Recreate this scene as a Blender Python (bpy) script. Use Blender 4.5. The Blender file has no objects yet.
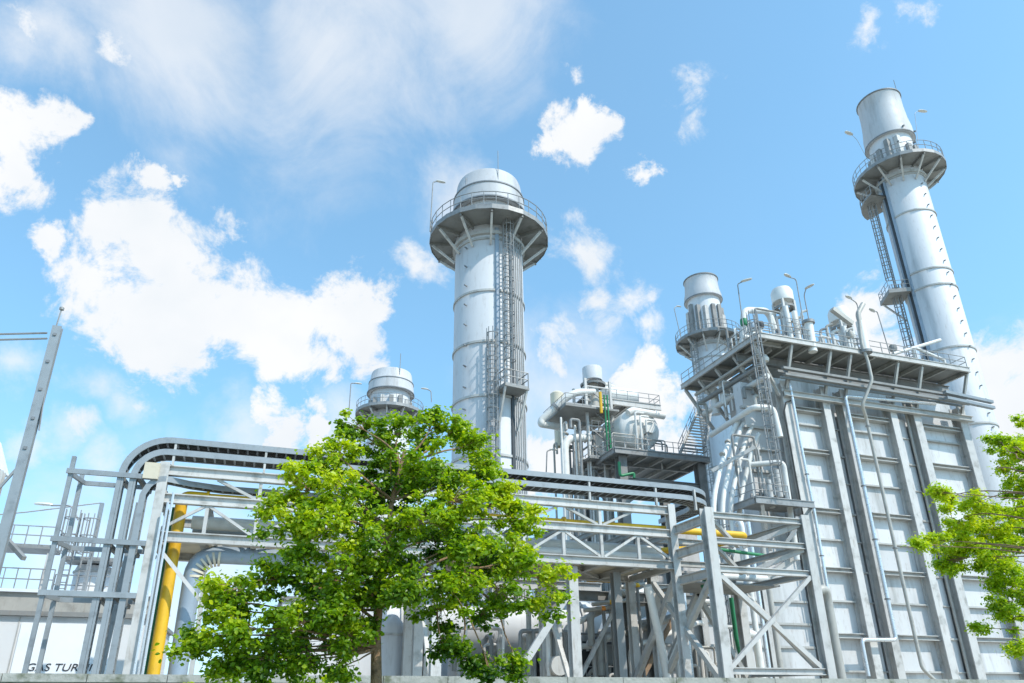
import bpy, random
from math import *
from mathutils import Vector, Matrix
random.seed(7)
S = bpy.context.scene
COL = S.collection

# ------------------------------------------------------------------ camera model
FPX, CX, CY = 709.0, 485.0, 400.0
PITCH, YAW, EYE = radians(22.4), radians(17.6), Vector((0, 0, 1.6))
FW = Vector((sin(YAW)*cos(PITCH), cos(YAW)*cos(PITCH), sin(PITCH)))
RT = Vector((cos(YAW), -sin(YAW), 0))
UP = RT.cross(FW)
def ray(x, y): return FW + RT*((x-CX)/FPX) + UP*((CY-y)/FPX)
def at(x, y, X=None, Y=None, Z=None):
    """photo pixel -> point of the plant on a plane X=, Y= or Z="""
    r = ray(x, y)
    t = X/r.x if X is not None else Y/r.y if Y is not None else (Z-EYE.z)/r.z
    return EYE + r*t
cam = bpy.data.cameras.new('camera'); co = bpy.data.objects.new('camera', cam); COL.objects.link(co)
cam.sensor_width = 36; cam.lens = FPX/1024*36; cam.clip_start = .1; cam.clip_end = 5000
cam.shift_x = (512-CX)/1024; cam.shift_y = (CY-341.5)/1024
M = Matrix((RT, UP, -FW)).transposed().to_4x4(); M.translation = EYE
co.matrix_world = M
S.camera = co

# ------------------------------------------------------------------ materials
MAT = {}
def mat(name, col, rough=.5, metal=0., var=.12, scale=.8, streak=0., bump=0., bscale=3., dirt=None, rust=0.):
    m = bpy.data.materials.new(name); m.use_nodes = True
    nt = m.node_tree; N = nt.nodes; L = nt.links
    b = N['Principled BSDF']
    tc = N.new('ShaderNodeTexCoord'); mp = N.new('ShaderNodeMapping')
    oi = N.new('ShaderNodeObjectInfo')
    ad = N.new('ShaderNodeVectorMath'); ad.operation = 'ADD'
    mu = N.new('ShaderNodeVectorMath'); mu.operation = 'SCALE'; mu.inputs[3].default_value = 0
    cb = N.new('ShaderNodeCombineXYZ')
    for i in range(3): L.new(oi.outputs['Random'], cb.inputs[i])
    L.new(cb.outputs[0], mu.inputs[0]); mu.inputs[3].default_value = 37
    L.new(tc.outputs['Object'], ad.inputs[0]); L.new(mu.outputs[0], ad.inputs[1])
    mp.inputs['Scale'].default_value = (1, 1, .12 if streak else 1)
    L.new(ad.outputs[0], mp.inputs[0])
    n1 = N.new('ShaderNodeTexNoise'); n1.inputs['Scale'].default_value = scale; n1.inputs['Detail'].default_value = 6; n1.inputs['Roughness'].default_value = .6
    L.new(mp.outputs[0], n1.inputs[0])
    r = N.new('ShaderNodeValToRGB')
    c0 = [c*(1-var*1.6) for c in col]; c1 = [min(1, c*(1+var*.6)) for c in col]
    if dirt: c0 = dirt
    r.color_ramp.elements[0].position = .3; r.color_ramp.elements[0].color = (*c0, 1)
    r.color_ramp.elements[1].position = .68; r.color_ramp.elements[1].color = (*c1, 1)
    e = r.color_ramp.elements.new(.45); e.color = (*col, 1)
    L.new(n1.outputs[0], r.inputs[0])
    # each thing a slightly different tone
    hv = N.new('ShaderNodeHueSaturation'); mr = N.new('ShaderNodeMapRange')
    mr.inputs['To Min'].default_value = .9; mr.inputs['To Max'].default_value = 1.06
    L.new(oi.outputs['Random'], mr.inputs['Value']); L.new(mr.outputs[0], hv.inputs['Value'])
    if rust:
        nr = N.new('ShaderNodeTexNoise'); nr.inputs['Scale'].default_value = 2.6; nr.inputs['Detail'].default_value = 9; nr.inputs['Roughness'].default_value = .72
        mp2 = N.new('ShaderNodeMapping'); mp2.inputs['Scale'].default_value = (1.6, 1.6, .35); mp2.inputs['Location'].default_value = (9, 4, 2)
        L.new(ad.outputs[0], mp2.inputs[0]); L.new(mp2.outputs[0], nr.inputs[0])
        rr = N.new('ShaderNodeMapRange'); rr.inputs['From Min'].default_value = .54; rr.inputs['From Max'].default_value = .72; rr.inputs['To Max'].default_value = rust
        L.new(nr.outputs[0], rr.inputs['Value'])
        mx = N.new('ShaderNodeMixRGB'); L.new(rr.outputs[0], mx.inputs[0]); L.new(r.outputs[0], mx.inputs[1]); mx.inputs[2].default_value = (.20, .135, .085, 1)
        L.new(mx.outputs[0], hv.inputs['Color'])
    else:
        L.new(r.outputs[0], hv.inputs['Color'])
    L.new(hv.outputs[0], b.inputs['Base Color'])
    b.inputs['Metallic'].default_value = metal
    n2 = N.new('ShaderNodeTexNoise'); n2.inputs['Scale'].default_value = scale*2.3; n2.inputs['Detail'].default_value = 4
    L.new(ad.outputs[0], n2.inputs[0])
    m2 = N.new('ShaderNodeMapRange'); m2.inputs['To Min'].default_value = max(.05, rough-.12); m2.inputs['To Max'].default_value = min(1, rough+.12)
    L.new(n2.outputs[0], m2.inputs['Value']); L.new(m2.outputs[0], b.inputs['Roughness'])
    if bump:
        n3 = N.new('ShaderNodeTexNoise'); n3.inputs['Scale'].default_value = bscale; n3.inputs['Detail'].default_value = 3
        L.new(ad.outputs[0], n3.inputs[0])
        bp = N.new('ShaderNodeBump'); bp.inputs['Strength'].default_value = bump; bp.inputs['Distance'].default_value = .05
        L.new(n3.outputs[0], bp.inputs['Height']); L.new(bp.outputs[0], b.inputs['Normal'])
    MAT[name] = m
    return m
GALV = mat('galvanised steel', (.27, .27, .265), .5, .2, .22, 2.5, rust=.3)
PAINT = mat('light grey painted steel', (.50, .485, .46), .55, .0, .16, 1.2, dirt=(.31, .30, .275), rust=.5)
STEEL = mat('grey structural steel', (.24, .238, .228), .6, .05, .2, 1.0, rust=.4)
CLAD = mat('white grey boiler cladding', (.60, .595, .59), .55, .0, .12, .5, streak=1, bump=.5, bscale=.9, dirt=(.38, .375, .36), rust=.5)
LEDGE = mat('weathered stiffener steel', (.42, .41, .385), .6, .05, .2, 1.1, rust=.45)
ALU = mat('aluminium stack shell', (.585, .585, .59), .58, .0, .1, .5, streak=1, bump=.35, bscale=.6, dirt=(.42, .42, .42), rust=.3)
CAPM = mat('sooty stack head cladding', (.47, .47, .475), .6, .0, .16, .6, streak=1, bump=.35, bscale=.8, dirt=(.33, .32, .31), rust=.3)
RIM = mat('dark weathered rim', (.20, .21, .22), .6, .2, .2, 1.5)
PIPEW = mat('white insulated pipe cladding', (.68, .66, .62), .5, .0, .1, 1.2, bump=.15, bscale=4)
PIPEG = mat('dull pipe cladding', (.42, .40, .36), .55, .1, .16, 1.3, rust=.4)
BARE = mat('bright aluminium jacket', (.66, .67, .68), .3, .5, .08, 2)
YELL = mat('yellow paint', (.74, .43, .02), .5, 0, .14, 1.5, rust=.35)
GREEN = mat('green paint', (.02, .20, .08), .45, 0, .15, 1.5)
ORAN = mat('orange paint', (.75, .25, .03), .5, 0, .15, 1.5)
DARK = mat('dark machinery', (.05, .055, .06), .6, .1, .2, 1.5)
SHADE = mat('blue grey sheet', (.28, .34, .40), .5, .1, .15, 1)
TRAYM = mat('tray steel', (.27, .295, .31), .5, .2, .15, 2, rust=.2)
CABLE = mat('black cable jacket', (.05, .047, .043), .6, 0, .2, 3)
CONC = mat('mossy concrete', (.36, .35, .32), .9, 0, .3, 1.6, bump=.5, bscale=8, dirt=(.13, .14, .09))
BLDG = mat('off white wall sheet', (.70, .70, .70), .6, 0, .08, .5, streak=1, dirt=(.55, .56, .57))
BLDG2 = mat('pale white sheet', (.80, .83, .86), .5, 0, .05, .7)
GRND = mat('pale concrete paving', (.48, .43, .35), .9, 0, .2, .15, bump=.3, bscale=3)
GRASS = mat('verge grass', (.07, .12, .03), .9, 0, .3, 2)
BARK = mat('bark', (.25, .155, .085), .9, 0, .35, 7, bump=.9, bscale=18)
INK = mat('black lettering', (.03, .03, .035), .6, 0, .1, 2)
BEIG = mat('cream fascia and bounce tint', (.62, .55, .42), .6, 0, .15, 1)
LENS = mat('lamp housing', (.62, .60, .55), .4, .1, .1, 2)
BRN = mat('rusty brown steel', (.28, .19, .12), .7, .1, .3, 2)

def leafmat(name, ca, cb, cc):
    m = bpy.data.materials.new(name); m.use_nodes = True
    nt = m.node_tree; N = nt.nodes; L = nt.links; out = N['Material Output']; b = N['Principled BSDF']
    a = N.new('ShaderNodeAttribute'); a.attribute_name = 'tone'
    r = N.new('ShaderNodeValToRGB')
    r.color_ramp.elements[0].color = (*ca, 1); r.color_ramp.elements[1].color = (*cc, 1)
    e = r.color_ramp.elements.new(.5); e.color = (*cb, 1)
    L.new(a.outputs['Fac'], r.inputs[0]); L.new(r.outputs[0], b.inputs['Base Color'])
    b.inputs['Roughness'].default_value = .38
    t = N.new('ShaderNodeBsdfTranslucent')
    h = N.new('ShaderNodeMixRGB'); h.blend_type = 'MULTIPLY'; h.inputs[0].default_value = 1; h.inputs[2].default_value = (1.6, 1.65, .4, 1)
    L.new(r.outputs[0], h.inputs[1]); L.new(h.outputs[0], t.inputs[0])
    x = N.new('ShaderNodeMixShader'); x.inputs[0].default_value = .48
    L.new(b.outputs[0], x.inputs[1]); L.new(t.outputs[0], x.inputs[2]); L.new(x.outputs[0], out.inputs[0])
    MAT[name] = m
    return m
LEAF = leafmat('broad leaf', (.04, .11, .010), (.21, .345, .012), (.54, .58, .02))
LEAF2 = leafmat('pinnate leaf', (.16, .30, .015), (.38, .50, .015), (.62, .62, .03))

# ------------------------------------------------------------------ mesh builder
class MB:
    def __init__(s): s.v = []; s.f = []; s.sm = []
    def add(s, vs, fs, smooth=False):
        o = len(s.v); s.v += [tuple(q) for q in vs]
        s.f += [tuple(o+i for i in f) for f in fs]; s.sm += [smooth]*len(fs)
        return s
    def box(s, x0, x1, y0, y1, z0, z1):
        return s.add([(x, y, z) for z in (z0, z1) for (x, y) in ((x0, y0), (x1, y0), (x1, y1), (x0, y1))],
                     [(3, 2, 1, 0), (4, 5, 6, 7), (0, 1, 5, 4), (1, 2, 6, 5), (2, 3, 7, 6), (3, 0, 4, 7)])
    def extrude(s, prof, p0, p1, side, up, smooth=False):
        n = len(prof)
        vs = [p + side*a + up*b for p in (p0, p1) for a, b in prof]
        fs = [(i, (i+1) % n, n+(i+1) % n, n+i) for i in range(n)]
        fs += [tuple(reversed(range(n))), tuple(range(n, 2*n))]
        return s.add(vs, fs, smooth)
    def frame(s, p0, p1, up):
        p0 = Vector(p0); p1 = Vector(p1); d = (p1-p0).normalized(); up = Vector(up)
        sd = d.cross(up)
        if sd.length < 1e-4: sd = d.cross(Vector((1, 0, 0)))
        sd.normalize(); return p0, p1, sd, sd.cross(d).normalized()
    def bar(s, p0, p1, w, h=None, up=(0, 0, 1)):
        h = h or w; p0, p1, a, b = s.frame(p0, p1, up); w /= 2; h /= 2
        return s.extrude([(-w, -h), (w, -h), (w, h), (-w, h)], p0, p1, a, b)
    def ibeam(s, p0, p1, w, h, up=(0, 0, 1), t=.045):
        p0, p1, a, b = s.frame(p0, p1, up); w /= 2; h /= 2; k = t*.6
        return s.extrude([(-w, -h), (w, -h), (w, -h+t), (k, -h+t), (k, h-t), (w, h-t), (w, h), (-w, h), (-w, h-t), (-k, h-t), (-k, -h+t), (-w, -h+t)], p0, p1, a, b)
    def tube(s, pts, r, n=10, r1=None):
        pts = [Vector(p) for p in pts]; m = len(pts)
        rings = []; d0 = (pts[1]-pts[0]).normalized()
        a = d0.orthogonal().normalized()
        for i, p in enumerate(pts):
            if i == 0: t = d0; k = 1
            elif i == m-1: t = (pts[-1]-pts[-2]).normalized()
            else:
                u = (pts[i]-pts[i-1]).normalized(); w = (pts[i+1]-pts[i]).normalized(); t = (u+w)
                t = t.normalized() if t.length > 1e-5 else w
            a = (a - t*a.dot(t)).normalized(); b = t.cross(a)
            rr = r if r1 is None else r+(r1-r)*i/(m-1)
            rings.append([p + a*(cos(2*pi*j/n)*rr) + b*(sin(2*pi*j/n)*rr) for j in range(n)])
        o = len(s.v); s.v += [tuple(q) for g in rings for q in g]
        for i in range(m-1):
            for j in range(n):
                s.f.append((o+i*n+j, o+i*n+(j+1) % n, o+(i+1)*n+(j+1) % n, o+(i+1)*n+j)); s.sm.append(True)
        s.f.append(tuple(o+j for j in reversed(range(n)))); s.sm.append(False)
        s.f.append(tuple(o+(m-1)*n+j for j in range(n))); s.sm.append(False)
        return s
    def pipe(s, pts, r, n=12, bend=None):
        """tube with rounded elbows"""
        pts = [Vector(p) for p in pts]; out = [pts[0]]; bend = bend or r*2.2
        for i in range(1, len(pts)-1):
            u = pts[i-1]-pts[i]; w = pts[i+1]-pts[i]; l = min(bend, u.length*.45, w.length*.45)
            a = pts[i]+u.normalized()*l; c = pts[i]+w.normalized()*l
            for k in range(7):
                t = k/6; out.append(a*(1-t)**2 + pts[i]*2*t*(1-t) + c*t*t)
        out.append(pts[-1]); return s.tube(out, r, n)
    def lathe(s, c, prof, n=48, a0=0, a1=2*pi, smooth=True):
        """prof: (r, z) going up; revolved about the vertical through c"""
        full = abs(a1-a0-2*pi) < 1e-6; k = n if full else n+1
        o = len(s.v)
        for r, z in prof:
            for j in range(k):
                t = a0+(a1-a0)*j/n; s.v.append((c[0]+cos(t)*r, c[1]+sin(t)*r, c[2]+z))
        for i in range(len(prof)-1):
            for j in range(n):
                q = (j+1) % k
                s.f.append((o+i*k+j, o+i*k+q, o+(i+1)*k+q, o+(i+1)*k+j)); s.sm.append(smooth)
        return s
    def build(s, name, m, parent=None, **props):
        base = Vector(parent['_b']) if parent is not None else Vector((0, 0, 0))
        me = bpy.data.meshes.new(name); me.from_pydata([Vector(q)-base for q in s.v], [], s.f)
        me.polygons.foreach_set('use_smooth', s.sm); me.materials.append(m)
        if any(s.sm) and not all(s.sm): me.set_sharp_from_angle(angle=radians(40))
        elif any(s.sm): me.set_sharp_from_angle(angle=radians(40))
        o = bpy.data.objects.new(name, me); COL.objects.link(o); o.parent = parent
        if parent is not None: o['_b'] = tuple(base)
        for k, v in props.items(): o[k] = v
        return o
def thing(name, label, cat, loc, group=None):
    o = bpy.data.objects.new(name, None); COL.objects.link(o); o.empty_display_size = .3
    o.location = Vector(loc); o['_b'] = tuple(loc); o['label'] = label; o['category'] = cat
    if group: o['group'] = group
    return o
def solo(name, mb, m, label, cat, group=None):
    """a thing that is one mesh, its origin at its base"""
    xs = [sum(v[i] for v in mb.v)/len(mb.v) for i in range(2)]; z = min(v[2] for v in mb.v)
    base = Vector((xs[0], xs[1], z))
    me = bpy.data.meshes.new(name); me.from_pydata([Vector(q)-base for q in mb.v], [], mb.f)
    me.polygons.foreach_set('use_smooth', mb.sm); me.materials.append(m)
    me.set_sharp_from_angle(angle=radians(40))
    o = bpy.data.objects.new(name, me); COL.objects.link(o); o.location = base; o['_b'] = tuple(base)
    o['label'] = label; o['category'] = cat
    if group: o['group'] = group
    return o
def struct(name, mb, m, kind='structure'):
    o = mb.build(name, m); o['kind'] = kind; return o
V = Vector

def railing(parent, path, h=1.1, step=1.5, r=.035, closed=False, name='railing', m=None):
    m = m or GALV; b = MB(); pts = [V(p) for p in path]
    if closed: pts = pts + [pts[0]]
    for k in (h, h*.55): b.tube([p+V((0, 0, k)) for p in pts], r, 6)
    for p, q in zip(pts, pts[1:]):
        n = max(1, round((q-p).length/step))
        for i in range(n+1 if (q == pts[-1] and not closed) else n):
            c = p.lerp(q, i/n); b.tube([c, c+V((0, 0, h))], r, 5)
        b.bar(p+V((0, 0, .07)), q+V((0, 0, .07)), .02, .14)
    return b.build(name, m, parent)
def arc(c, r, z, a0, a1, n): return [(c[0]+r*cos(a0+(a1-a0)*i/n), c[1]+r*sin(a0+(a1-a0)*i/n), z) for i in range(n+1)]

def caged_ladder(parent, c, z0, z1, out, cage=True, w=.55, m=None, k=.03):
    """c: foot on the wall line, out: direction away from the wall"""
    m = m or GALV
    out = V((out[0], out[1], 0)).normalized(); sd = V((-out.y, out.x, 0)); c = V((c[0], c[1], 0))
    la = MB()
    for q in (-1, 1): la.tube([c+sd*(q*w/2)+V((0, 0, z0)), c+sd*(q*w/2)+V((0, 0, z1+1.1))], k*1.3, 6)
    z = z0+.3
    while z < z1: la.tube([c-sd*w/2+V((0, 0, z)), c+sd*w/2+V((0, 0, z))], k*.7, 5); z += .35
    lo = la.build('ladder', m, parent)
    if cage:
        cg = MB(); R = .42; hp = lambda t: c+out*(.05+R*.95+R*sin(t))+sd*(R*cos(t)) if False else c+out*(R*(1+sin(t))*.92)+sd*(R*cos(t))
        z = z0+2.3
        while z < z1+1.2:
            cg.tube([c+sd*w/2+V((0, 0, z))]+[hp(-.5+i*(pi+1)/8)+V((0, 0, z)) for i in range(9)]+[c-sd*w/2+V((0, 0, z))], k*.9, 5); z += 1.0
        for i in range(5):
            t = i*pi/4; cg.tube([hp(t)+V((0, 0, z0+2.3)), hp(t)+V((0, 0, z1+1.2))], k*.8, 5)
        cg.build('cage', m, lo)
    return lo

# ------------------------------------------------------------------ lamps
LAMPS = 'small area lamps on poles around the plant'
def lamp(label, foot, top, head, r=.05, hs=1.0):
    foot, top, head = V(foot), V(top), V(head)
    t = thing('area_lamp', label, 'lamp', foot, LAMPS)
    MB().pipe([foot, top, head], r, 8, bend=.4).build('pole', GALV, t)
    d = (head-top); d.z = 0
    d = d.normalized() if d.length > .01 else V((1, 0, 0))
    h = MB(); sd = V((-d.y, d.x, 0)); L = .95*hs; W = .36*hs; H = .26*hs
    vs = []; fs = []
    rows = [(0, .35, .5), (.15, .8, .9), (.5, 1, 1), (.85, .8, .8), (1, .3, .4)]
    for a, w, hh in rows:
        for j in range(8):
            q = 2*pi*j/8; z = sin(q)*H/2*hh*(1.0 if sin(q) > 0 else .55)
            vs.append(head+d*(a*L-.1)+sd*(cos(q)*W/2*w)+V((0, 0, z+.05)))
    for i in range(4):
        for j in range(8): fs.append((i*8+j, i*8+(j+1) % 8, i*8+8+(j+1) % 8, i*8+8+j))
    fs += [tuple(reversed(range(8))), tuple(range(32, 40))]
    h.add(vs, fs, True); h.build('lamp_head', LENS, t)
    return t

exec_parts = []
# ------------------------------------------------------------------ setting
struct('ground', MB().add([(-900, -300, 0), (900, -300, 0), (900, 1500, 0), (-900, 1500, 0)], [(0, 1, 2, 3)]), GRND)
struct('grass_verge', MB().add([(-90, 8.5, .004), (110, 8.5, .004), (110, 22.5, .004), (-90, 22.5, .004)], [(0, 1, 2, 3)]), GRASS)
w = thing('concrete_wall', 'low grey concrete boundary wall with mossy coping running along the bottom', 'wall', (0, 22.8, 0))
MB().box(-70, 80, 22.75, 22.95, 0, 1.85).build('wall_panel', CONC, w)
cp = MB()
for i in range(75): cp.box(-70+i*2+.01, -68+i*2-.01, 22.68, 23.02, 1.852, 2.06+random.uniform(-.008, .008))
cp.build('coping', CONC, w)

# ------------------------------------------------------------------ stacks
def stack(label, x, y, r, zp, zt, pr, lad=None, rings=(), half=None, steps=None, cap=1.0, nbr=12, zsk=2.6, z_mid=None, shell_m=ALU, fine=True, flare=False):
    """zp platform level, zt rim, pr platform radius, lad: ladder azimuth"""
    c = (x, y, 0)
    t = thing('exhaust_stack', label, 'chimney', c, 'tall cylindrical exhaust stacks')
    MB().lathe(c, [(r, 0), (r, zp+.2), (r*.93, zp+.5), (r*.93, zp+zsk+.6)], 64).build('shell', shell_m, t)
    # cap: skirt standing off the neck, rim ring, open mouth
    z0 = zp+zsk; H = zt-z0
    if flare:
        r0_, r = r, r*cap
        p = [(r*.92, z0+.05), (r*1.09, z0), (r*1.08, z0+H*.22), (r*1.01, z0+H*.42), (r*.97, z0+H*.7), (r*.97, zt-.1), (r*1.0, zt), (r*.88, zt), (r*.85, z0+H*.5), (r*.88, z0)]
        r = r0_
    else:
        p = [(r*.95, z0+.05), (r*1.12, z0), (r*1.07, z0+H*.48), (r*1.07, z0+H*.5), (r*1.04, z0+H*.53), (r*.98, z0+H*.93), (r*.95, zt), (r*.9, zt), (r*.88, z0+H*.5), (r*.9, z0)]
    cp = MB().lathe(c, p, 64).build('cap', CAPM, t)
    for zz, rr in (((zt-.12, cap), (z0+.08, 1.095*cap)) if flare else ((z0+H*.5, 1.075), (z0+.06, 1.13))):
        MB().lathe((x, y, zz), [(r*rr-.1, -.06), (r*rr+.05, -.06), (r*rr+.05, .06), (r*rr-.1, .06)], 64, smooth=False).build('rim', RIM, cp)
    # platform
    pl = MB().lathe(c, [(r*1.02, zp-.05), (pr, zp-.05), (pr, zp+.14), (r*1.02, zp+.14)], 24, smooth=False).build('platform', STEEL, t)
    for i in range(nbr):
        a = 2*pi*(i+.5)/nbr; e = V((cos(a), sin(a), 0))
        MB().ibeam(V(c)+e*(r+.02)+V((0, 0, zp-.2)), V(c)+e*(pr-.05)+V((0, 0, zp-.2)), .16, .3).build('radial_beam', STEEL, pl)
    for i in range(nbr):
        a = 2*pi*(i+.5)/nbr; e = V((cos(a), sin(a), 0))
        MB().bar(V(c)+e*(r+.04)+V((0, 0, zp-2.0)), V(c)+e*(pr-.25)+V((0, 0, zp-.32)), .17).build('bracket', PAINT, t)
    railing(t, arc(c, pr-.06, zp+.14, 0, 2*pi*31/32, 31), 1.4, 1.2, .035, closed=True)
    MB().lathe(c, [(pr-.02, zp-.12), (pr+.03, zp-.12), (pr+.03, zp+.3), (pr-.02, zp+.3)], 24, smooth=False).build('kick_plate', GALV, pl)
    MB().lathe((x, y, zp-.75), [(r, -.3), (r+.22, -.28), (r+.22, .02), (r, .05)], 48).build('collar', LEDGE, t)
    for z in rings:
        MB().lathe((x, y, z), [(r-.02, -.1), (r+.1, -.1), (r+.1, .08), (r-.02, .1)], 64, smooth=False).build('ring', LEDGE, t)
    # equipment round the neck
    for i in range(14):
        a = 2*pi*i/14+.1; e = V((cos(a), sin(a), 0)); b = V(c)+e*(r*.97)+V((0, 0, zp+.15))
        g = MB().box(b.x-.26, b.x+.26, b.y-.26, b.y+.26, b.z, b.z+random.uniform(.55, .85)*zsk); g.build('stiffener', STEEL if i % 3 else PAINT, t)
    return t, c

def level(x, y, py):     # height at which the vertical axis (x,y) crosses photo row py
    a, b = 0.0, 120.0
    for _ in range(50):
        m_ = (a+b)/2; d = V((x, y, m_))-EYE
        if CY-FPX*d.dot(UP)/d.dot(FW) > py: a = m_
        else: b = m_
    return a

# main stack
mx, my, mr = 15.58, 48.04, 2.82
zp = level(mx, my, 244)
t, c = stack('tall pale stack standing alone in the middle, ladder up its front', mx, my, mr, zp, zp+5.75, 5.0,
             rings=[level(mx, my, q) for q in (258, 308, 357, 409, 466)], zsk=2.5)
fa = radians(-78)   # ladder azimuth, towards the camera and a little right
def onshell(a, rr): return (mx+rr*cos(a), my+rr*sin(a))
# dark cable and ladder strip
for a0, wd, m_ in ((-95, .3, SHADE), (-71, .26, DARK)):
    a = radians(a0); e = V((cos(a), sin(a), 0)); sd = V((-e.y, e.x, 0)); p = V((mx, my, 0))+e*(mr+.05)
    MB().bar(p+V((0, 0, 3)), p+V((0, 0, zp-.4)), .14, wd, up=sd).build('cable_duct', m_, t)
for a0 in (-66, -62, -57, -51, -46):
    a = radians(a0); p = onshell(a, mr+.16)
    MB().tube([(p[0], p[1], 3), (p[0], p[1], zp-.3)], .05, 6).build('riser', GALV, t)
zm = level(mx, my-2.8, 392)
a = radians(-82); p = onshell(a, mr+.35)
caged_ladder(t, p, zm, zp, (cos(a), sin(a)), k=.045)
a2 = radians(-104); p2 = onshell(a2, mr+.35)
caged_ladder(t, p2, 2, zm+3.6, (cos(a2), sin(a2)), k=.045)
# rest platform
a = radians(-80); e = V((cos(a), sin(a), 0)); sd = V((-e.y, e.x, 0)); o0 = V((mx, my, zm))+e*mr
rp = MB()
rp.extrude([(0, -1.0), (0, 1.0), (1.5, 1.0), (1.5, -1.0)], o0+V((0, 0, -.15)), o0, e, sd)
pp = rp.build('rest_platform', STEEL, t)
railing(pp, [o0+sd*-.95, o0+sd*-.95+e*1.45, o0+sd*.95+e*1.45, o0+sd*.95], 1.2, .8, .045)
for q in (-.9, .9):
    MB().bar(o0+sd*q+e*1.35+V((0, 0, -.1)), o0+sd*q*.9+e*.1+V((0, 0, -2.9)), .14).build('bracket', PAINT, pp)
# step lugs up the left side
for i in range(14):
    a = radians(-146); p = V((mx+cos(a)*(mr+.02), my+sin(a)*(mr+.02), zp-2-i*1.75)); e = V((cos(a), sin(a), 0))
    MB().bar(p, p+e*.3, .09).build('lug', RIM, t)
for a_ in (-150, -92, -20):
    p = V((mx+cos(radians(a_))*mr*1.02, my+sin(radians(a_))*mr*1.02, zp+3.6))
    MB().tube([p, p+V((0, 0, 3.9 if a_ == -92 else 1.6))], .03, 5).build('lightning_rod', GALV, t)
f = V((mx, my, zp+.15))+V((cos(radians(178)), sin(radians(178)), 0))*4.7
f = at(430, 232, Y=my); f.z = zp+.15
lamp('tall thin lamp on the left edge of the middle stack platform', f, at(433, 182, Y=my), at(437, 181.5, Y=my), .05, .9)
f2 = at(540, 236, Y=my+1); f2.z = zp+.15
lamp('short lamp bending inward on the right edge of the middle stack platform', f2, f2+V((0, 0, 2.3)), f2+V((-.8, .1, 2.5)), .05, .7)

# right-hand stack
rx, ry, rr_ = 66.0, 48.75, 2.4
zp2 = level(rx, ry, 179)
ztop = level(rx, ry, 103)
t, c = stack('tallest stack at far right, leaning inward by perspective, flared mouth', rx, ry, rr_, zp2, ztop, 4.7,
             rings=[level(rx, ry, q) for q in (187, 222, 279, 295, 356, 431)], flare=True, zsk=4.9, cap=1.0)
# lower half platform on the left
a = radians(-150)
hp = MB().lathe(c, [(rr_*1.02, zp2-3.0), (4.5, zp2-3.0), (4.5, zp2-2.85), (rr_*1.02, zp2-2.85)], 8, radians(-255), radians(-185), smooth=False).build('lower_platform', STEEL, t)
railing(hp, arc(c, 4.45, zp2-2.85, radians(-255), radians(-185), 8), 1.1, 1.2)
for a0 in (-196, -188, -181):
    a = radians(a0); e = V((cos(a), sin(a), 0)); sd = V((-e.y, e.x, 0)); p = V((rx, ry, 0))+e*(rr_+.05)
    MB().bar(p+V((0, 0, 20)), p+V((0, 0, zp2-.4)), .2, .26, up=sd).build('cable_duct', DARK if a0 == -188 else SHADE, t)
a = radians(-215); p = (rx+cos(a)*(rr_+.75), ry+sin(a)*(rr_+.75))
zr = level(rx, ry, 292)
caged_ladder(t, p, zr, zp2-3, (cos(a), sin(a)), k=.055)
a = radians(-208); p = (rx+cos(a)*(rr_+.7), ry+sin(a)*(rr_+.7))
caged_ladder(t, p, 22, zr, (cos(a), sin(a)), k=.055)
e = V((cos(a), sin(a), 0)); sd = V((-e.y, e.x, 0)); o0 = V((rx, ry, zr))+e*rr_
pp = MB().extrude([(0, -1.6), (0, 1.3), (2.2, 1.3), (2.2, -1.6)], o0+V((0, 0, -.35)), o0, e, sd).build('rest_platform', STEEL, t)
railing(pp, [o0+sd*-1.55, o0+sd*-1.55+e*2.15, o0+sd*1.25+e*2.15, o0+sd*1.25], 1.1, .8)
MB().bar(o0+e*2.0+sd*-1.4+V((0, 0, -.3)), o0+V((0, 0, -2.6))+sd*-1.4, .16).build('bracket', PAINT, pp)
for i in range(26):
    a = radians(-92); e = V((cos(a), sin(a), 0)); z = zp2-2.6-i*1.45
    p = V((rx, ry, z))+e*(rr_-.02)
    MB().bar(p, p+e*.26, .1).build('lug', RIM, t)
for k in range(5):
    a = radians(-125+k*22); p = V((rx+cos(a)*rr_*1.03, ry+sin(a)*rr_*1.03, zp2+3.3+(k % 2)*2.2))
    MB().bar(p, p+V((cos(a)*.35, sin(a)*.35, -.12)), .16).build('lug', RIM, t)
MB().tube([(rx+.3, ry-rr_, ztop-.2), (rx+.3, ry-rr_, ztop+1.4)], .035, 5).build('lightning_rod', GALV, t)
for lab, q, m_ in (('floodlight on an arm at the left of the tallest stack mouth', (852, 135), -1), ('floodlight on an arm at the right of the tallest stack mouth', (919, 111), 1)):
    h = at(*q, Y=ry-.5); f = h+V((-m_*2.4, .4, -3.6)); f.z = zp2+.15
    lamp(lab, V((f.x, f.y, f.z)), V((h.x-m_*.7, h.y+.1, h.z-.4)), h, .022, 1.3)

# small stack behind the boiler roof
sx, sy, sr = 54.5, 72.2, 2.3
zp3 = level(sx, sy, 344)
t, c = stack('stack behind the boiler roof, its wide mouth above a railed ring', sx, sy, sr, zp3, level(sx, sy, 281), 4.3,
             rings=[level(sx, sy, q) for q in (363, 420, 470)], flare=True, zsk=6.4)
a = radians(-165); p = (sx+cos(a)*(sr+.5), sy+sin(a)*(sr+.5))
caged_ladder(t, p, 16, zp3, (cos(a), sin(a)), k=.045)
lamp('thin lamp on the left of the ring of the stack behind the boiler roof', at(681, 338, Y=sy-1), at(674, 308, Y=sy-1), at(677, 306.5, Y=sy-1), .05, .8)
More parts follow.
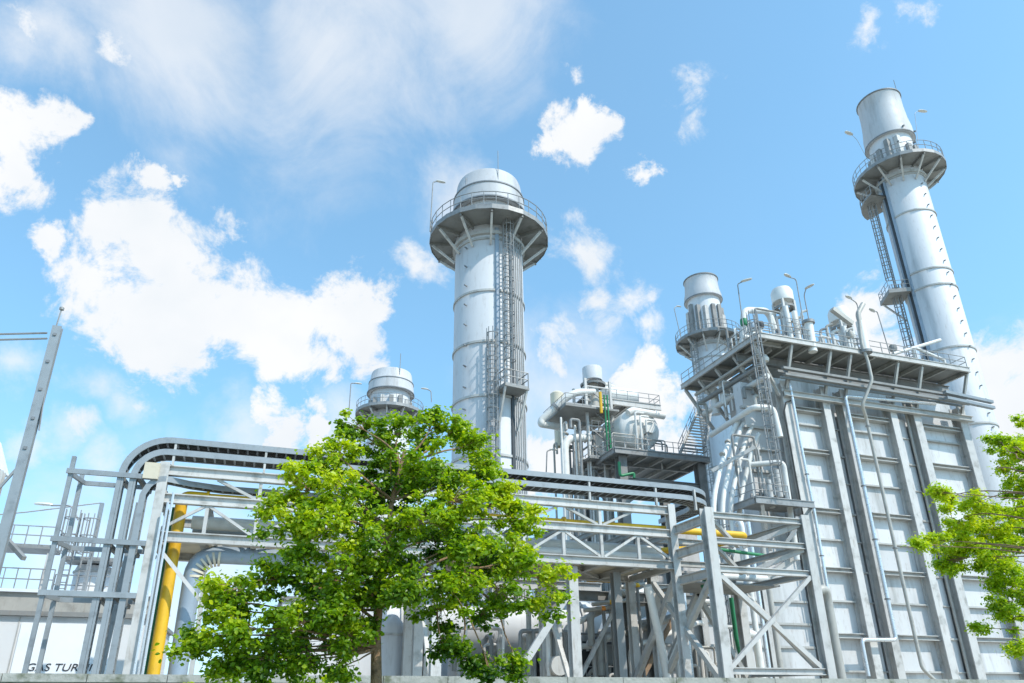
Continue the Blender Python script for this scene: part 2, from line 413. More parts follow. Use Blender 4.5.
# far stack behind the tree
fx, fy, fr = 14.85, 89.8, 2.85
zp4 = level(fx, fy, 416)
t, c = stack('distant stack whose head shows just above the tree top', fx, fy, fr, zp4, level(fx, fy, 375), 4.6, rings=[zp4-6], zsk=3.0)
MB().tube([(fx+.6, fy-fr, zp4+5), (fx+.6, fy-fr, zp4+8.2)], .05, 5).build('lightning_rod', GALV, t)
lamp('lamp on the left of the distant stack behind the tree', at(348.5, 418, Y=fy), at(351, 383, Y=fy), at(355, 383.5, Y=fy), .07, 1.1)
lamp('lamp peeking over the tree top right of the distant stack', at(431.5, 402, Y=fy), at(431, 391, Y=fy), at(427.5, 389.5, Y=fy), .07, 1.1)
lamp('street lamp against the white cloud right of the middle stack', at(546, 478, Y=60), at(547, 451, Y=60), at(550.5, 450, Y=60), .06, .9)

# ------------------------------------------------------------------ heat recovery boiler
YF = 44.0
h = thing('boiler_house', 'big pale ribbed boiler block with grey columns filling the right side', 'boiler', (48, 50, 0))
MB().box(39.8, 60.0, 45.5, 51, 0, 26.6).build('casing', CLAD, h)
MB().box(37.3, 39.75, 46.0, 47.0, 8, 26.0).build('side_casing', CLAD, h)
levels = [3.0, 5.45, 7.95, 10.25, 12.6, 14.85, 17.4, 19.75, 22.15]
mods = [((39.7, 40.55), (43.72, 44.4)), ((45.75, 46.45), (50.85, 51.55)), ((53.45, 54.25), (58.85, 59.7))]
for (a0, a1), (b0, b1) in mods:
    zs_ = [.2]+levels+[23.6]
    for z0_, z1_ in zip(zs_, zs_[1:]):
        j = [random.uniform(-.022, .022) for _ in range(4)]; x0_, x1_ = a1-.25, b0+.25
        MB().add([(x0_, 44.85+j[0], z0_+.01), (x1_, 44.85+j[1], z0_+.01), (x1_, 44.85+j[2], z1_-.01), (x0_, 44.85+j[3], z1_-.01), (x0_, 45.45, z0_+.01), (x1_, 45.45, z0_+.01), (x1_, 45.45, z1_-.01), (x0_, 45.45, z1_-.01)],
                 [(0, 1, 2, 3), (7, 6, 5, 4), (0, 4, 5, 1), (1, 5, 6, 2), (2, 6, 7, 3), (3, 7, 4, 0)]).build('front_panel', CLAD, h)
    for u0, u1 in ((a0, a1), (b0, b1)):
        MB().ibeam(((u0+u1)/2, 44.4, 0), ((u0+u1)/2, 44.4, 25.6), u1-u0, .85, up=(0, 1, 0), t=.09).build('column', PAINT, h)
    for i, z in enumerate(levels+[23.4]):
        thick = i % 2 == 1
        bb = MB()
        if thick: bb.ibeam((a1-.02, 44.52, z), (b0+.02, 44.52, z), .62, .36, t=.06)
        else: bb.bar((a1-.02, 44.68, z), (b0+.02, 44.68, z), .32, .13)
        bb.build('stiffener', LEDGE, h)
for (u0, u1) in ((44.45, 45.7), (51.6, 53.4)):
    for i, z in enumerate(levels):
        MB().bar((u0, 44.87, z), (u1, 44.87, z), .15, .16 if i % 2 else .09).build('stiffener', LEDGE, h)
    MB().box(u0+.02, u1-.02, 44.95, 45.46, 0, 24).build('joint_panel', CLAD, h)
    MB().bar((u0+.35, 44.85, 0), (u0+.35, 44.85, 24), .18, .18, up=(0, 1, 0)).build('corner_duct', STEEL, h)
for z in (12.4, 14.3, 16.2, 18.1, 20.0, 21.9, 23.6):
    MB().bar((36.9, 45.85, z), (39.6, 45.85, z), .3, .22).build('stiffener', LEDGE, h)
# top girders
MB().ibeam((39.7, 43.75, 24.35), (60.0, 43.75, 24.35), .4, .5).build('girder', LEDGE, h)
MB().ibeam((36.8, 45.3, 27.9), (60.2, 45.3, 27.9), .4, .7).build('girder', STEEL, h)
# roof platform
ZP = 28.6
MB().box(36.7, 59.4, 42.3, 45.6, ZP, ZP+.12).build('roof_platform', STEEL, h)
MB().box(36.7, 39.9, 45.62, 53.6, ZP, ZP+.12).build('roof_platform', STEEL, h)
MB().box(39.92, 59.4, 45.62, 51.5, 27.6, 28.5).build('roof', CLAD, h)
for p0, p1 in (((36.7, 42.28, ZP-.06), (59.4, 42.28, ZP-.06)), ((36.68, 42.4, ZP-.06), (36.68, 53.6, ZP-.06)), ((39.2, 43.8, ZP-.2), (39.2, 53.6, ZP-.2))):
    MB().ibeam(p0, p1, .2, .48).build('edge_beam', PAINT, h)
for x in (37.6, 40.15, 42.0, 44.1, 46.2, 48.7, 51.3, 54.0, 56.7, 59.3):
    MB().ibeam((x, 42.4, ZP-.2), (x, 45.5, ZP-.2), .2, .34).build('cross_beam', LEDGE, h)
for x in (40.15, 44.1, 46.2, 51.3, 54.0, 59.2):
    MB().ibeam((x, 42.5, ZP-.4), (x, 43.95, 24.9), .2, .22).build('bracket', LEDGE, h)
for y in (43.2, 45.8, 48.4, 51, 53.3):
    MB().ibeam((36.8, y, ZP-.2), (39.7, y, ZP-.2), .2, .34).build('cross_beam', LEDGE, h)
    MB().bar((36.9, y, ZP-.4), (39.6, y if y > 44 else 44.2, 24.3), .24).build('bracket', LEDGE, h)
railing(h, [(36.75, 53.5, ZP+.12), (36.75, 42.35, ZP+.12), (57.4, 42.35, ZP+.12), (59.3, 42.35, ZP+.12), (59.3, 45.5, ZP+.12)], 1.15, 1.3, .035)
railing(h, [(39.9, 45.7, ZP), (59.3, 45.7, ZP)], 1.15, 1.5, .03)
# cable ladder pair slung under the platform
for k, (dz, dy) in enumerate(((0, 0), (-.62, -.1))):
    b = MB(); z = 26.2+dz
    b.bar((39.2, 42.9+dy, z), (59.0, 42.9+dy, z-.2), .3, .2)
    b.bar((39.2, 43.5+dy, z), (59.0, 43.5+dy, z-.2), .1, .2)
    solo('cable_tray', b, STEEL, ('upper' if k == 0 else 'lower')+' of two long level cable trays slung under the boiler roof walkway', 'cable tray', 'cable trays')
b = MB()
for dz in (0, .55):
    b.bar((55.5, 42.2, 25.3+dz), (60.9, 42.2, 25.0+dz), .34, .26)
solo('cable_tray', b, TRAYM, 'short double cable tray poking past the right end of the boiler front', 'cable tray', 'cable trays')
# sloped duct in front of the left bay
d = thing('inlet_duct', 'pale ribbed duct with sloping top left of the boiler front', 'duct', (32, 47, 0))
prof = [(22.5, 0), (39.5, 0), (39.5, 11.5), (34.5, 8.6), (29.5, 6.8), (22.5, 5.4)]
b = MB(); n = len(prof)
b.add([(x, y, z) for y in (44.9, 54) for x, z in prof], [tuple(range(n)), tuple(reversed(range(n, 2*n)))]+[((i+1) % n, i, n+i, n+(i+1) % n) for i in range(n)])
b.build('duct_body', CLAD, d)
for z in (1.6, 3.1, 4.6):
    MB().bar((22.6, 44.8, z), (39.4, 44.8, z), .22, .16).build('stiffener', LEDGE, d)
MB().bar((30.5, 44.8, 6.2), (39.4, 44.8, 6.2), .22, .16).build('stiffener', LEDGE, d)
MB().bar((34.6, 44.8, 7.8), (39.4, 44.8, 7.8), .22, .16).build('stiffener', LEDGE, d)
for x, z in ((26, 5.9), (30.2, 7), (35.6, 9)):
    MB().ibeam((x, 44.7, 0), (x, 44.7, z), .5, .36, up=(0, 1, 0)).build('column', PAINT, d)
for i in range(3):
    a, bb = prof[3+i-1], prof[3+i]
    MB().bar((a[0], 44.75, a[1]), (bb[0], 44.75, bb[1]), .3, .3).build('roof_edge', LEDGE, d)

# curved white downcomers above the duct
DOWN = 'white curved pipes fanning down left of the boiler front'
for i, (a, b_, c_) in enumerate((((732, 432), (719, 462), (712, 505)), ((738, 435), (727, 468), (721, 508)), ((746, 438), (735, 471), (729, 510)), ((753, 446), (744, 476), (738, 514)))):
    yy = 43.6+i*.25
    A, B, C = at(*a, Y=46.4-i*.3), at(*b_, Y=yy+1.4), at(*c_, Y=yy+.6)
    t = thing('steam_pipe', ('leftmost and longest', 'second from the left', 'third from the left', 'rightmost and steepest')[i]+' of the white pipes fanning down beside the boiler front', 'pipe', (C.x, C.y, C.z), DOWN)
    MB().pipe([A+(A-B)*.35+V((.3, 0, .2)), A, A.lerp(C, .5)*.55+B*.45, C, C+V((-.05, .1, -4.5))], .19, 14, bend=2.2).build('pipe_run', PIPEW, t)
    for q in (.35, .75):
        p = A.lerp(B, q); e_ = (B-A).normalized()*.08; MB().tube([p-e_, p+e_], .23, 12).build('flange', PIPEG, t)
# cross header clamping them
solo('pipe_support', MB().bar(at(712, 471, Y=45.2), at(755, 447, Y=43.6), .2, .28), PAINT, 'slanting grey clamp beam across the white fanning pipes', 'beam')
# header loop pipe
def pipe_thing(name, label, pts, r, m, cat='pipe', group=None, bend=None, flanges=(), n=12):
    b = MB().pipe(pts, r, n, bend)
    if not flanges:
        return solo(name, b, m, label, cat, group)
    lo = min((V(p) for p in pts), key=lambda q: q.z)
    t = thing(name, label, cat, lo, group); b.build('pipe_run', m, t)
    for i, f in flanges:
        p, q = V(pts[i]), V(pts[i+1]); c = p.lerp(q, f); d = (q-p).normalized()*r*.35
        MB().tube([c-d, c+d], r*1.45, n).build('flange', GALV, t)
    return t
PV = 'pipes on the boiler front'
p = [at(708, 436, Y=44), at(758, 407, Y=44), at(773, 408, Y=44), at(780, 437, Y=44)]
p[0] = at(711, 435, Y=50.5); p[1] = at(754, 407, Y=44)
pipe_thing('header_pipe', 'pale bent pipe arching over the fanning white pipes', p, .25, PIPEW, group=PV)
pipe_thing('header_pipe', 'pale pipe turning down beside the small balcony', [at(748, 465, Y=45.4), at(783, 462, Y=44), at(791, 516, Y=44), at(797, 560, Y=44)], .22, PIPEW, group=PV)
pipe_thing('drain_pipe', 'bright thin pipe climbing the boiler left column', [at(789, 380, Y=43.7), at(800, 440, Y=43.7), at(814, 510, Y=43.7), at(842, 672, Y=43.7), at(843, 682, Y=43.7)], .115, BARE, group=PV, flanges=((1, .5), (2, .3), (2, .7)))
def vpipe(px0, py0, py1, Y): 
    A = at(px0, py0, Y=Y); lo, hi = 0, A.z
    B = V((A.x, Y, 0)); B.z = level(A.x, Y, py1); return A, B
A, B = vpipe(845, 396, 640, 43.4)
pipe_thing('drain_pipe', 'bright jacketed pipe down the middle of the boiler front with elbow at top', [at(935, 404, Y=43.4), A, B, B+V((-3.2, 0, -.05)), B+V((-3.2, 0, -2.5))], .15, BARE, group=PV, flanges=((1, .4), (1, .62), (1, .85)))
A, B = vpipe(866, 413, 668, 43.3)
pipe_thing('drain_pipe', 'dull tan pipe winding down from the roof vent past the cable trays', [at(858, 312, Y=42.0), at(862, 345, Y=42.0), at(868, 362, Y=42.0), at(872, 380, Y=42.0), at(862, 405, Y=42.6), A+V((-.1, 0, -.6)), B, B+V((.9, -.1, -.9)), B+V((2.2, -.1, -1.6))], .135, PIPEG, group=PV, flanges=((5, .03), (5, .55)))
A, B = vpipe(785, 405, 500, 43.85)
solo('cable', MB().pipe([at(793, 400, Y=43.85), at(786, 402, Y=43.85), at(784, 412, Y=43.85), B+V((0, 0, -9))], .06, 6), CABLE, 'thin black cable looping down the left boiler column', 'cable')
A, B = vpipe(903, 402, 683, 44.6)
pipe_thing('drain_pipe', 'slim grey pipe in the dark gap right of the middle boiler bay', [A, V((A.x, A.y, .3))], .12, PIPEG, group=PV)
# ladder at the boiler left corner
t = thing('access_ladder', 'tall caged ladder dropping from the boiler roof corner', 'ladder', (36.2, 42.0, 14.8))
A = at(738, 362, Y=42.0)
caged_ladder(t, (36.1, 42.0), 15.0, 29.0, (-.5, -1), w=.6, k=.045)
# small balcony
ZB = 14.75
bl = thing('balcony', 'small railed steel balcony at the boiler left corner above the portal', 'balcony', (36.5, 44, ZB))
MB().box(34.4, 39.3, 42.5, 45.6, ZB, ZB+.1).build('deck', STEEL, bl)
for p0, p1 in (((34.3, 42.45, ZB-.1), (39.5, 42.45, ZB-.1)), ((34.3, 42.6, ZB-.1), (34.3, 45.6, ZB-.1))):
    MB().ibeam(p0, p1, .2, .5).build('edge_beam', GALV, bl)
railing(bl, [(34.4, 45.5, ZB+.1), (34.4, 42.55, ZB+.1), (37.4, 42.55, ZB+.1)], 1.15, .9, .035)
for p0, p1 in (((35, 42.7, ZB-.3), (36.8, 44.8, 11.5)), ((39.3, 42.6, ZB-.3), (37.6, 43.8, 12))):
    MB().ibeam(p0, p1, .25, .25).build('bracket', PAINT, bl)
for q in ((768, 480), (776, 470)):
    a_ = at(*q, Y=44.2)
    MB().tube([a_, a_+V((0, 0, -2.2))], .22, 10).build('valve_body', PAINT, bl)

# roof equipment
RS = 'rooftop steam silencers'
def silencer(label, cpx, cap_y, base_y, Y, r, ch):
    c0 = at(*cpx, Y=Y); zc = c0.z
    t = thing('silencer', label, 'silencer', (c0.x, c0.y, ZP), RS); c = (c0.x, c0.y, 0)
    MB().lathe((c0.x, c0.y, zc-ch/2), [(.05, -.02), (r, 0), (r*1.02, .1), (r*1.02, ch*.7), (r*.85, ch*.95), (r*.3, ch), (.01, ch)], 28).build('hood', PIPEW, t)
    MB().lathe((c0.x, c0.y, zc-ch/2-.75), [(r*.95, 0), (r*.95, .2), (r*.5, .25)], 24).build('ring_frame', STEEL, t)
    MB().lathe(c, [(r*.42, ZP), (r*.42, zc-ch/2)], 20).build('body', PIPEW, t)
    for i in range(4):
        a = pi/4+i*pi/2; p = V((c0.x+cos(a)*r*.95, c0.y+sin(a)*r*.95, ZP)); q = V((c0.x+cos(a)*r*.95, c0.y+sin(a)*r*.95, zc-ch/2))
        MB().bar(p, q, .2).build('leg', PAINT, t)
        a2 = a+pi/2; q2 = V((c0.x+cos(a2)*r*.95, c0.y+sin(a2)*r*.95, (ZP+zc)/2+1))
        MB().bar(p, q2, .1).build('brace', GALV, t)
        MB().bar(V((p.x, p.y, (ZP+zc)/2)), V((q2.x, q2.y, (ZP+zc)/2)), .12).build('tie', GALV, t)
    for k in range(3):
        a = -2.2+k*.9; p = V((c0.x+cos(a)*r*.9, c0.y+sin(a)*r*.9, 0))
        MB().tube([(p.x, p.y, ZP), (p.x, p.y, zc-ch/2-.9-k*.5)], .24, 10).build('pipe', PIPEW, t)
    railing(t, [(c0.x-r*1.2, c0.y-r*1.2, (ZP+zc)/2), (c0.x+r*1.2, c0.y-r*1.2, (ZP+zc)/2), (c0.x+r*1.2, c0.y+r*1.2, (ZP+zc)/2)], 1.0, .8, .03)
    return t
silencer('large roof silencer with white domed hood beside the leftmost roof lamps', (782, 296), 0, 0, 48, .98, 1.5)
silencer('roof silencer with white domed hood behind the slanting roof beam', (839, 316), 0, 0, 48, .98, 1.5)
# pipework between
pipe_thing('vent_pipe', 'pale pipe bending over at the left of the large roof silencer', [at(743, 345, Y=46), at(744, 310, Y=46), at(768, 311, Y=47), at(775, 330, Y=47)], .3, PIPEW, group='roof vent pipes', bend=.8)
q_ = [at(866, 352, Y=42.1), at(860, 322, Y=42.2), at(859, 318, Y=42.2), at(863, 304, Y=42.3)]
t = thing('vent_pipe', 'stout white vent with a slim crooked tan tip on the boiler roof', 'pipe', q_[0], 'roof vent pipes')
MB().tube([q_[0], q_[1]], .36, 14).build('pipe_run', PIPEW, t)
MB().tube([q_[0]-V((0, 0, .12)), q_[0]+V((0, 0, .12))], .5, 14).build('flange', GALV, t)
MB().pipe([q_[1]-V((0, 0, .1)), q_[2]+V((-.05, 0, .4)), q_[3]], .21, 12, bend=.5).build('tip', PIPEG, t)
pipe_thing('vent_pipe', 'short upright white vent standing through the roof walkway edge', [at(813, 352, Y=42.6), at(808, 321, Y=42.6)], .36, PIPEW, group='roof vent pipes', flanges=((0, .95),))
solo('roof_beam', MB().bar(at(832, 309, Y=45), at(852, 324, Y=45), .42, .42), PIPEG, 'slanting square tan beam across the second roof silencer', 'beam')
# steam drum seen along the roof edge
for lab, pts, r in (('long white rounded drum lying on the boiler roof behind the railing', ((752, 338), (800, 343)), .75), ('lower white pipe lying behind the right roof railing', ((868, 350), (945, 368)), .5)):
    A, B = at(*pts[0], Y=44.6), at(*pts[1], Y=44.6); A.z = B.z = ZP+.12+r
    t = thing('roof_drum', lab, 'drum', ((A.x+B.x)/2, A.y, ZP+.12), 'white drums on the boiler roof')
    MB().tube([A-V((r*.5, 0, 0)), A, B, B+V((r*.5, 0, 0))], r, 18).build('drum_shell', PIPEW, t)
    for q in (.2, .8):
        p = A.lerp(B, q); MB().box(p.x-.15, p.x+.15, p.y-r*.7, p.y+r*.7, ZP+.12, p.z-r*.6).build('saddle', STEEL, t)
# white slanted gantry at right end
A = [at(893, 354, Y=43), at(940, 340, Y=43), at(913, 347, Y=43), at(944, 360, Y=43)]
t = thing('davit_frame', 'slanting pale tube frame at the right end of the roof walkway', 'frame', (A[0].x, A[0].y, ZP))
MB().tube([A[0], A[1]], .16, 10).build('boom', PIPEW, t)
MB().tube([A[2], A[3]], .14, 10).build('stay', PIPEW, t)
MB().tube([A[2], V((A[2].x, A[2].y, ZP))], .16, 10).build('post', PIPEW, t)
MB().tube([A[3], V((A[3].x, A[3].y, ZP))], .12, 10).build('post', PIPEW, t)
# valves & small pipes cluttering the roof
VALV = 'small roof valves'
vl = [(744, 322, GREEN, 'green valve motor on the roof left of the large silencer'), (752, 326, SHADE, 'blue grey valve motor right of the green one'), (760, 325, DARK, 'dark valve motor at the foot of the large silencer'),
      (893, 348, STEEL, 'grey valve at the foot of the slanting tube frame'), (850, 335, PIPEG, 'tan valve between second silencer and crooked vent')]
for x, y, m_, lab in vl:
    p = at(x, y, Y=44)
    t = thing('valve', lab, 'valve', (p.x, p.y, ZP), VALV)
    MB().tube([(p.x, p.y, ZP+.1), (p.x, p.y, p.z-.3)], .1, 8).build('stem', PIPEW, t)
    MB().lathe((p.x, p.y, p.z-.35), [(.01, 0), (.28, .05), (.34, .25), (.3, .6), (.01, .7)], 14).build('motor', m_, t)
    MB().tube([(p.x-.4, p.y, ZP+.6), (p.x+.4, p.y, ZP+.6)], .2, 10).build('valve_body', PIPEW, t)
rp = [(770, 314, .12), (776, 318, .16), (797, 318, .14), (801, 312, .12), (820, 330, .12), (826, 326, .14), (846, 330, .12), (803, 326, .18), (790, 322, .12), (832, 332, .16)]
for i, (x, y, r) in enumerate(rp):
    p = at(x, y, Y=46+(i % 3)*.8)
    solo('vent_pipe', MB().pipe([(p.x, p.y, ZP-.5), (p.x, p.y, p.z), (p.x+.5, p.y-.3, p.z+.1)], r, 8), (PIPEW, GALV, PIPEG)[i % 3], 'thin upright pipe among the crowded pipework around the roof silencers', 'pipe', 'thin roof pipes')
for lab, f, tp, hd in (('roof lamp furthest left, beside the bent pale pipe', (744, 332), (737.5, 284), (742, 282)),
                       ('roof lamp just right of the large silencer, head facing left', (806, 338), (796, 279), (790, 277.5)),
                       ('roof lamp tilted up behind the large silencer pole', (812, 336), (804, 295), (806, 289)),
                       ('roof lamp left of the crooked white vent, in front of cloud', (862, 340), (857, 303), (851, 299)),
                       ('roof lamp right of the crooked white vent', (890, 352), (877, 311), (874, 312))):
    F_, T_, H_ = at(*f, Y=43.6), at(*tp, Y=43.6), at(*hd, Y=43.3)
    F_.z = ZP+.12
    lamp(lab, F_, T_, H_, .045, 1.0)
hg = [(764, 359, 'round floodlight hanging under the roof walkway corner')]
for x, y, lab in hg:
    p = at(x, y, Y=43.6); t = thing('floodlight', lab, 'lamp', (p.x, p.y, p.z))
    MB().lathe((p.x, p.y, p.z-.3), [(.01, 0), (.35, .05), (.42, .3), (.25, .6), (.01, .65)], 16).build('lamp_head', PIPEW, t)
    MB().tube([(p.x, p.y, p.z+.3), (p.x, p.y, ZP-.3)], .05, 6).build('hanger', GALV, t)
# distribution boxes in the shaded space under the walkway
for i, (x, y, lab) in enumerate(((722, 382, 'pipe stub under the left walkway near its ladder'), (714, 392, 'pipe stub under the left walkway furthest left'))):
    p = at(x, y, X=38.2)
    solo('pipe_stub', MB().tube([p+V((0, 0, .3)), p+V((0, 0, -2.2))], .35, 12), PIPEW, lab, 'pipe', 'pipe stubs under the walkway')

def clutter(n, xr, yr, zr, label, group, seed, vert=.6, foot=None, rr=(.06, .16)):
    rnd = random.Random(seed)
    for i in range(n):
        x, y, z = rnd.uniform(*xr), rnd.uniform(*yr), rnd.uniform(*zr); r = rnd.uniform(*rr)
        f = zr[0] if foot is None else foot
        m_ = (PIPEW, PIPEG, GALV, STEEL, PAINT)[rnd.randrange(5)]
        if rnd.random() < vert:
            dx, dy = rnd.choice(((.9, 0), (-.9, 0), (0, .9), (0, -.7)))
            pts = [(x, y, f), (x, y, z), (x+dx, y+dy, z), (x+dx, y+dy, z-rnd.uniform(.4, 1.2))]
        else:
            l = rnd.uniform(1.2, 3.2)
            pts = [(x-l/2, y, f), (x-l/2, y, z), (x+l/2, y, z), (x+l/2, y+.2, f)]
        solo('small_pipe', MB().pipe(pts, r, 8, bend=.25), m_, label, 'pipe', group)
clutter(48, (38.5, 50.5), (44.8, 48.5), (ZP+.1, ZP+4.4), 'small pipe in the crowd of pipework around the roof silencers', 'small pipes around the roof silencers', 3, rr=(.04, .12))
clutter(10, (50, 57), (45.0, 48.0), (ZP+.1, ZP+2.6), 'small pipe behind the railing at the right half of the boiler roof', 'small pipes on the right of the boiler roof', 4)
clutter(9, (37.2, 39.3), (43.8, 52), (24.3, 27.8), 'small pipe hanging under the left walkway of the boiler roof', 'small pipes under the left walkway', 5, vert=.8)
for k, z in enumerate((27.4, 26.6, 25.6)):
    solo('hung_pipe', MB().tube([(37.4+.35*k, 43.5, z), (37.4+.35*k, 52.5, z)], .16+.05*k, 10), (PIPEG, STEEL, PIPEW)[k], ('highest', 'middle', 'lowest')[k]+' of three level pipes slung under the left walkway', 'pipe', 'pipes slung under the left walkway')
clutter(6, (35.8, 39), (44.6, 45.8), (ZB+.1, ZB+6), 'small pipe among valves above the railed balcony', 'small pipes above the balcony', 6)
# ------------------------------------------------------------------ drum platform (middle)
ZD = 22.0
dp = thing('drum_platform', 'grey steel deck on columns carrying the white drum', 'platform', (34.4, 58, 0))
MB().box(29.6, 39.3, 54.4, 63, ZD-.12, ZD).build('deck', STEEL, dp)
for p0, p1 in (((29.5, 54.35, ZD-.25), (39.4, 54.35, ZD-.25)), ((29.5, 54.5, ZD-.25), (29.5, 63, ZD-.25)), ((39.35, 54.5, ZD-.25), (39.35, 63, ZD-.25)), ((29.7, 57.5, ZD-.35), (39.2, 57.5, ZD-.35))):
    MB().ibeam(p0, p1, .22, .5).build('edge_beam', GALV, dp)
for x in (31.2, 33, 34.8, 36.6, 38.2):
    MB().ibeam((x, 54.5, ZD-.3), (x, 62.9, ZD-.3), .18, .34).build('cross_beam', LEDGE, dp)
for x, y in ((30.6, 55.4), (38.9, 55.4), (30.6, 62), (38.9, 62)):
    MB().ibeam((x, y, 0), (x, y, ZD-.4), .8, .8, up=(0, 1, 0), t=.07).build('column', STEEL, dp)
MB().ibeam((30.6, 55.4, 19.2), (38.9, 55.4, 19.2), .4, .9, t=.06).build('girder', STEEL, dp)
for x0, x1 in ((30.8, 33.3), (38.7, 36.2)):
    MB().ibeam((x0, 55.3, 17.2), (x1, 55.3, 18.9), .25, .25).build('brace', STEEL, dp)
railing(dp, [(29.55, 62.9, ZD), (29.55, 54.45, ZD), (39.3, 54.45, ZD), (39.3, 57.5, ZD)], 1.15, 1.3, .035)
# upper canopy deck behind the drum
UP_ = thing('upper_deck', 'upper walkway deck over the white drum with thin railing', 'platform', (33, 62, ZD))
zc = at(640, 407, Y=61).z
x0 = at(580, 407, Y=61).x; x1 = at(655, 407, Y=61).x
MB().box(x0, x1, 60, 64.5, zc-.15, zc).build('deck', STEEL, UP_)
MB().ibeam((x0, 59.9, zc-.3), (x1, 59.9, zc-.3), .25, .6).build('edge_beam', PAINT, UP_)
for x in (x0+.4, (x0+x1)/2, x1-.4):
    MB().ibeam((x, 62.5, ZD), (x, 62.5, zc-.2), .35, .35, up=(0, 1, 0)).build('post', PAINT, UP_)
for i in range(6):
    x = x0+(x1-x0)*(i+.5)/6; MB().ibeam((x, 60, zc-.35), (x, 64.4, zc-.35), .2, .35).build('cross_beam', LEDGE, UP_)
railing(UP_, [(x0, 60, zc), (x1, 60, zc), (x1, 64.4, zc)], 1.15, 1.2, .035)
# drum on deck, its round end towards the camera
dc = at(639, 429, Y=56.5)
t = thing('steam_drum', 'fat white horizontal drum with domed end on the steel deck', 'drum', (dc.x, 57.5, ZD))
R = 2.15
pr = [(.02, -.75), (R*.35, -.7), (R*.7, -.5), (R*.9, -.25), (R*.98, -.08), (R, .1), (R, 6), (.02, 6)]
b = MB(); nn = 36; o = 0
for r_, y_ in pr:
    for j in range(nn): b.v.append((dc.x+r_*cos(2*pi*j/nn), 56.5+y_, dc.z+r_*sin(2*pi*j/nn)))
for i in range(len(pr)-1):
    for j in range(nn): b.f.append((i*nn+j, (i+1)*nn+j, (i+1)*nn+(j+1) % nn, i*nn+(j+1) % nn)); b.sm.append(True)
b.build('drum_shell', PIPEW, t)
for y in (57.3, 61.5): MB().box(dc.x-1.3, dc.x+1.3, y, y+.4, ZD, dc.z-1.4).build('saddle', STEEL, t)
MB().tube([(dc.x+.7, 55.5, dc.z-.1), (dc.x+.7, 56.2, dc.z-.1)], .55, 16).build('manhole', PIPEW, t)
for k, dx in enumerate((-1.0, -.5, .1)):
    MB().pipe([(dc.x+dx+.9, 55.3, dc.z+1.15-k*.3), (dc.x+dx, 55.3, dc.z+1.15-k*.3), (dc.x+dx, 55.3, ZD+.05)], .11, 8).build('gauge_pipe', PIPEW, t)
pipe_thing('steam_pipe', 'white pipe lying across the top of the fat drum', [at(628, 413, Y=56), at(632, 410.5, Y=56), at(664, 416, Y=56)], .35, PIPEW, group='pipes around the drum')
# second smaller drum higher up, behind
A = at(612, 396, Y=63); B = at(632, 398, Y=63)
t = thing('upper_drum', 'smaller white drum on the upper deck above the fat one', 'drum', (A.x, A.y, zc))
MB().tube([A-V((.9, 0, .1)), A-V((.5, 0, 0)), B, B+V((.3, 0, 0))], 1.0, 20).build('drum_shell', PIPEW, t)
MB().tube([A+V((-1.5, 0, 1.2)), A+V((.4, 0, .9))], .45, 12).build('pipe', PIPEG, t)
MB().box(A.x-.3, B.x, A.y-.8, A.y+.8, zc+.01, A.z-.9).build('saddle', STEEL, t)
# exhaust head of the pipe tower
SC = at(592, 371, Y=60)
t = thing('pipe_tower', 'open pipe tower with a pale round cap left of the white drum', 'tower', (SC.x, 60, 0))
MB().lathe((SC.x, 60, SC.z-1.2), [(.95, 0), (1.0, .05), (1.0, 1.45), (.97, 1.5), (.8, 1.5), (.8, 0)], 30).build('cap', ALU, t)
MB().lathe((SC.x, 60, SC.z-1.75), [(1.25, 0), (1.3, .2), (.6, .3)], 26).build('ring_frame', STEEL, t)
MB().lathe((SC.x, 60, SC.z-6), [(.55, 0), (.55, 4.9)], 20).build('neck', PIPEG, t)
for dx, dy in ((-1.5, -1.3), (1.2, -1.3), (-1.5, 1.5), (1.2, 1.5)):
    MB().bar((SC.x+dx, 60+dy, 0), (SC.x+dx, 60+dy, SC.z-1.6), .24).build('leg', PAINT, t)
for k in range(6):
    z = SC.z-2.4-k*2.1
    for q in ((-1.5, -1.3, 1.2, -1.3), (-1.5, -1.3, -1.5, 1.5)):
        MB().bar((SC.x+q[0], 60+q[1], z), (SC.x+q[2], 60+q[3], z), .14).build('tie', PAINT, t)
    MB().bar((SC.x-1.5, 58.68, z), (SC.x+1.2, 58.68, z-2.1), .1).build('brace', GALV, t)
# side walkways of the tower
zs = at(570, 413, Y=60).z
xa = at(556, 425, Y=60).x
MB().box(xa, SC.x+1.4, 57.5, 63.5, zs-.3, zs-.1).build('walkway', STEEL, t)
railing(t, [(xa, 63, zs-.1), (xa, 57.5, zs-.1), (SC.x-1.6, 57.5, zs-.1)], 1.1, 1.0, .035)
z2 = at(590, 455, Y=57).z
MB().box(SC.x-2.2, SC.x+1.4, 57.2, 63.5, z2-.2, z2).build('walkway', STEEL, t)
railing(t, [(SC.x-2.2, 57.3, z2), (SC.x+1.4, 57.3, z2)], 1.1, .7, .035)
railing(t, [(SC.x-1.6, 57.6, (zs+z2)/2), (SC.x+2.6, 57.6, (zs+z2)/2)], 1.1, .7, .035)
for i in range(12):
    x = at(560+i*4.6, 470, Y=59).x; z = at(560+i*4.6, 420+(i*13) % 31, Y=59).z
    MB().pipe([(x, 58.3+(i % 3)*.5, 5), (x, 58.3+(i % 3)*.5, z), (x+.7, 59.5, z+.1)], .1+.05*(i % 3), 9).build('riser', (PIPEW, PIPEG, STEEL)[i % 3], t)
for x, m_ in ((604, GREEN), (607, GREEN), (600, YELL)):
    A = at(x, 395 if m_ is GREEN else 392, Y=57.2); zz = z2 if m_ is GREEN else A.z-2.2
    MB().tube([(A.x, 57.2, zz), A], .085 if m_ is GREEN else .15, 8).build('riser', m_, t)
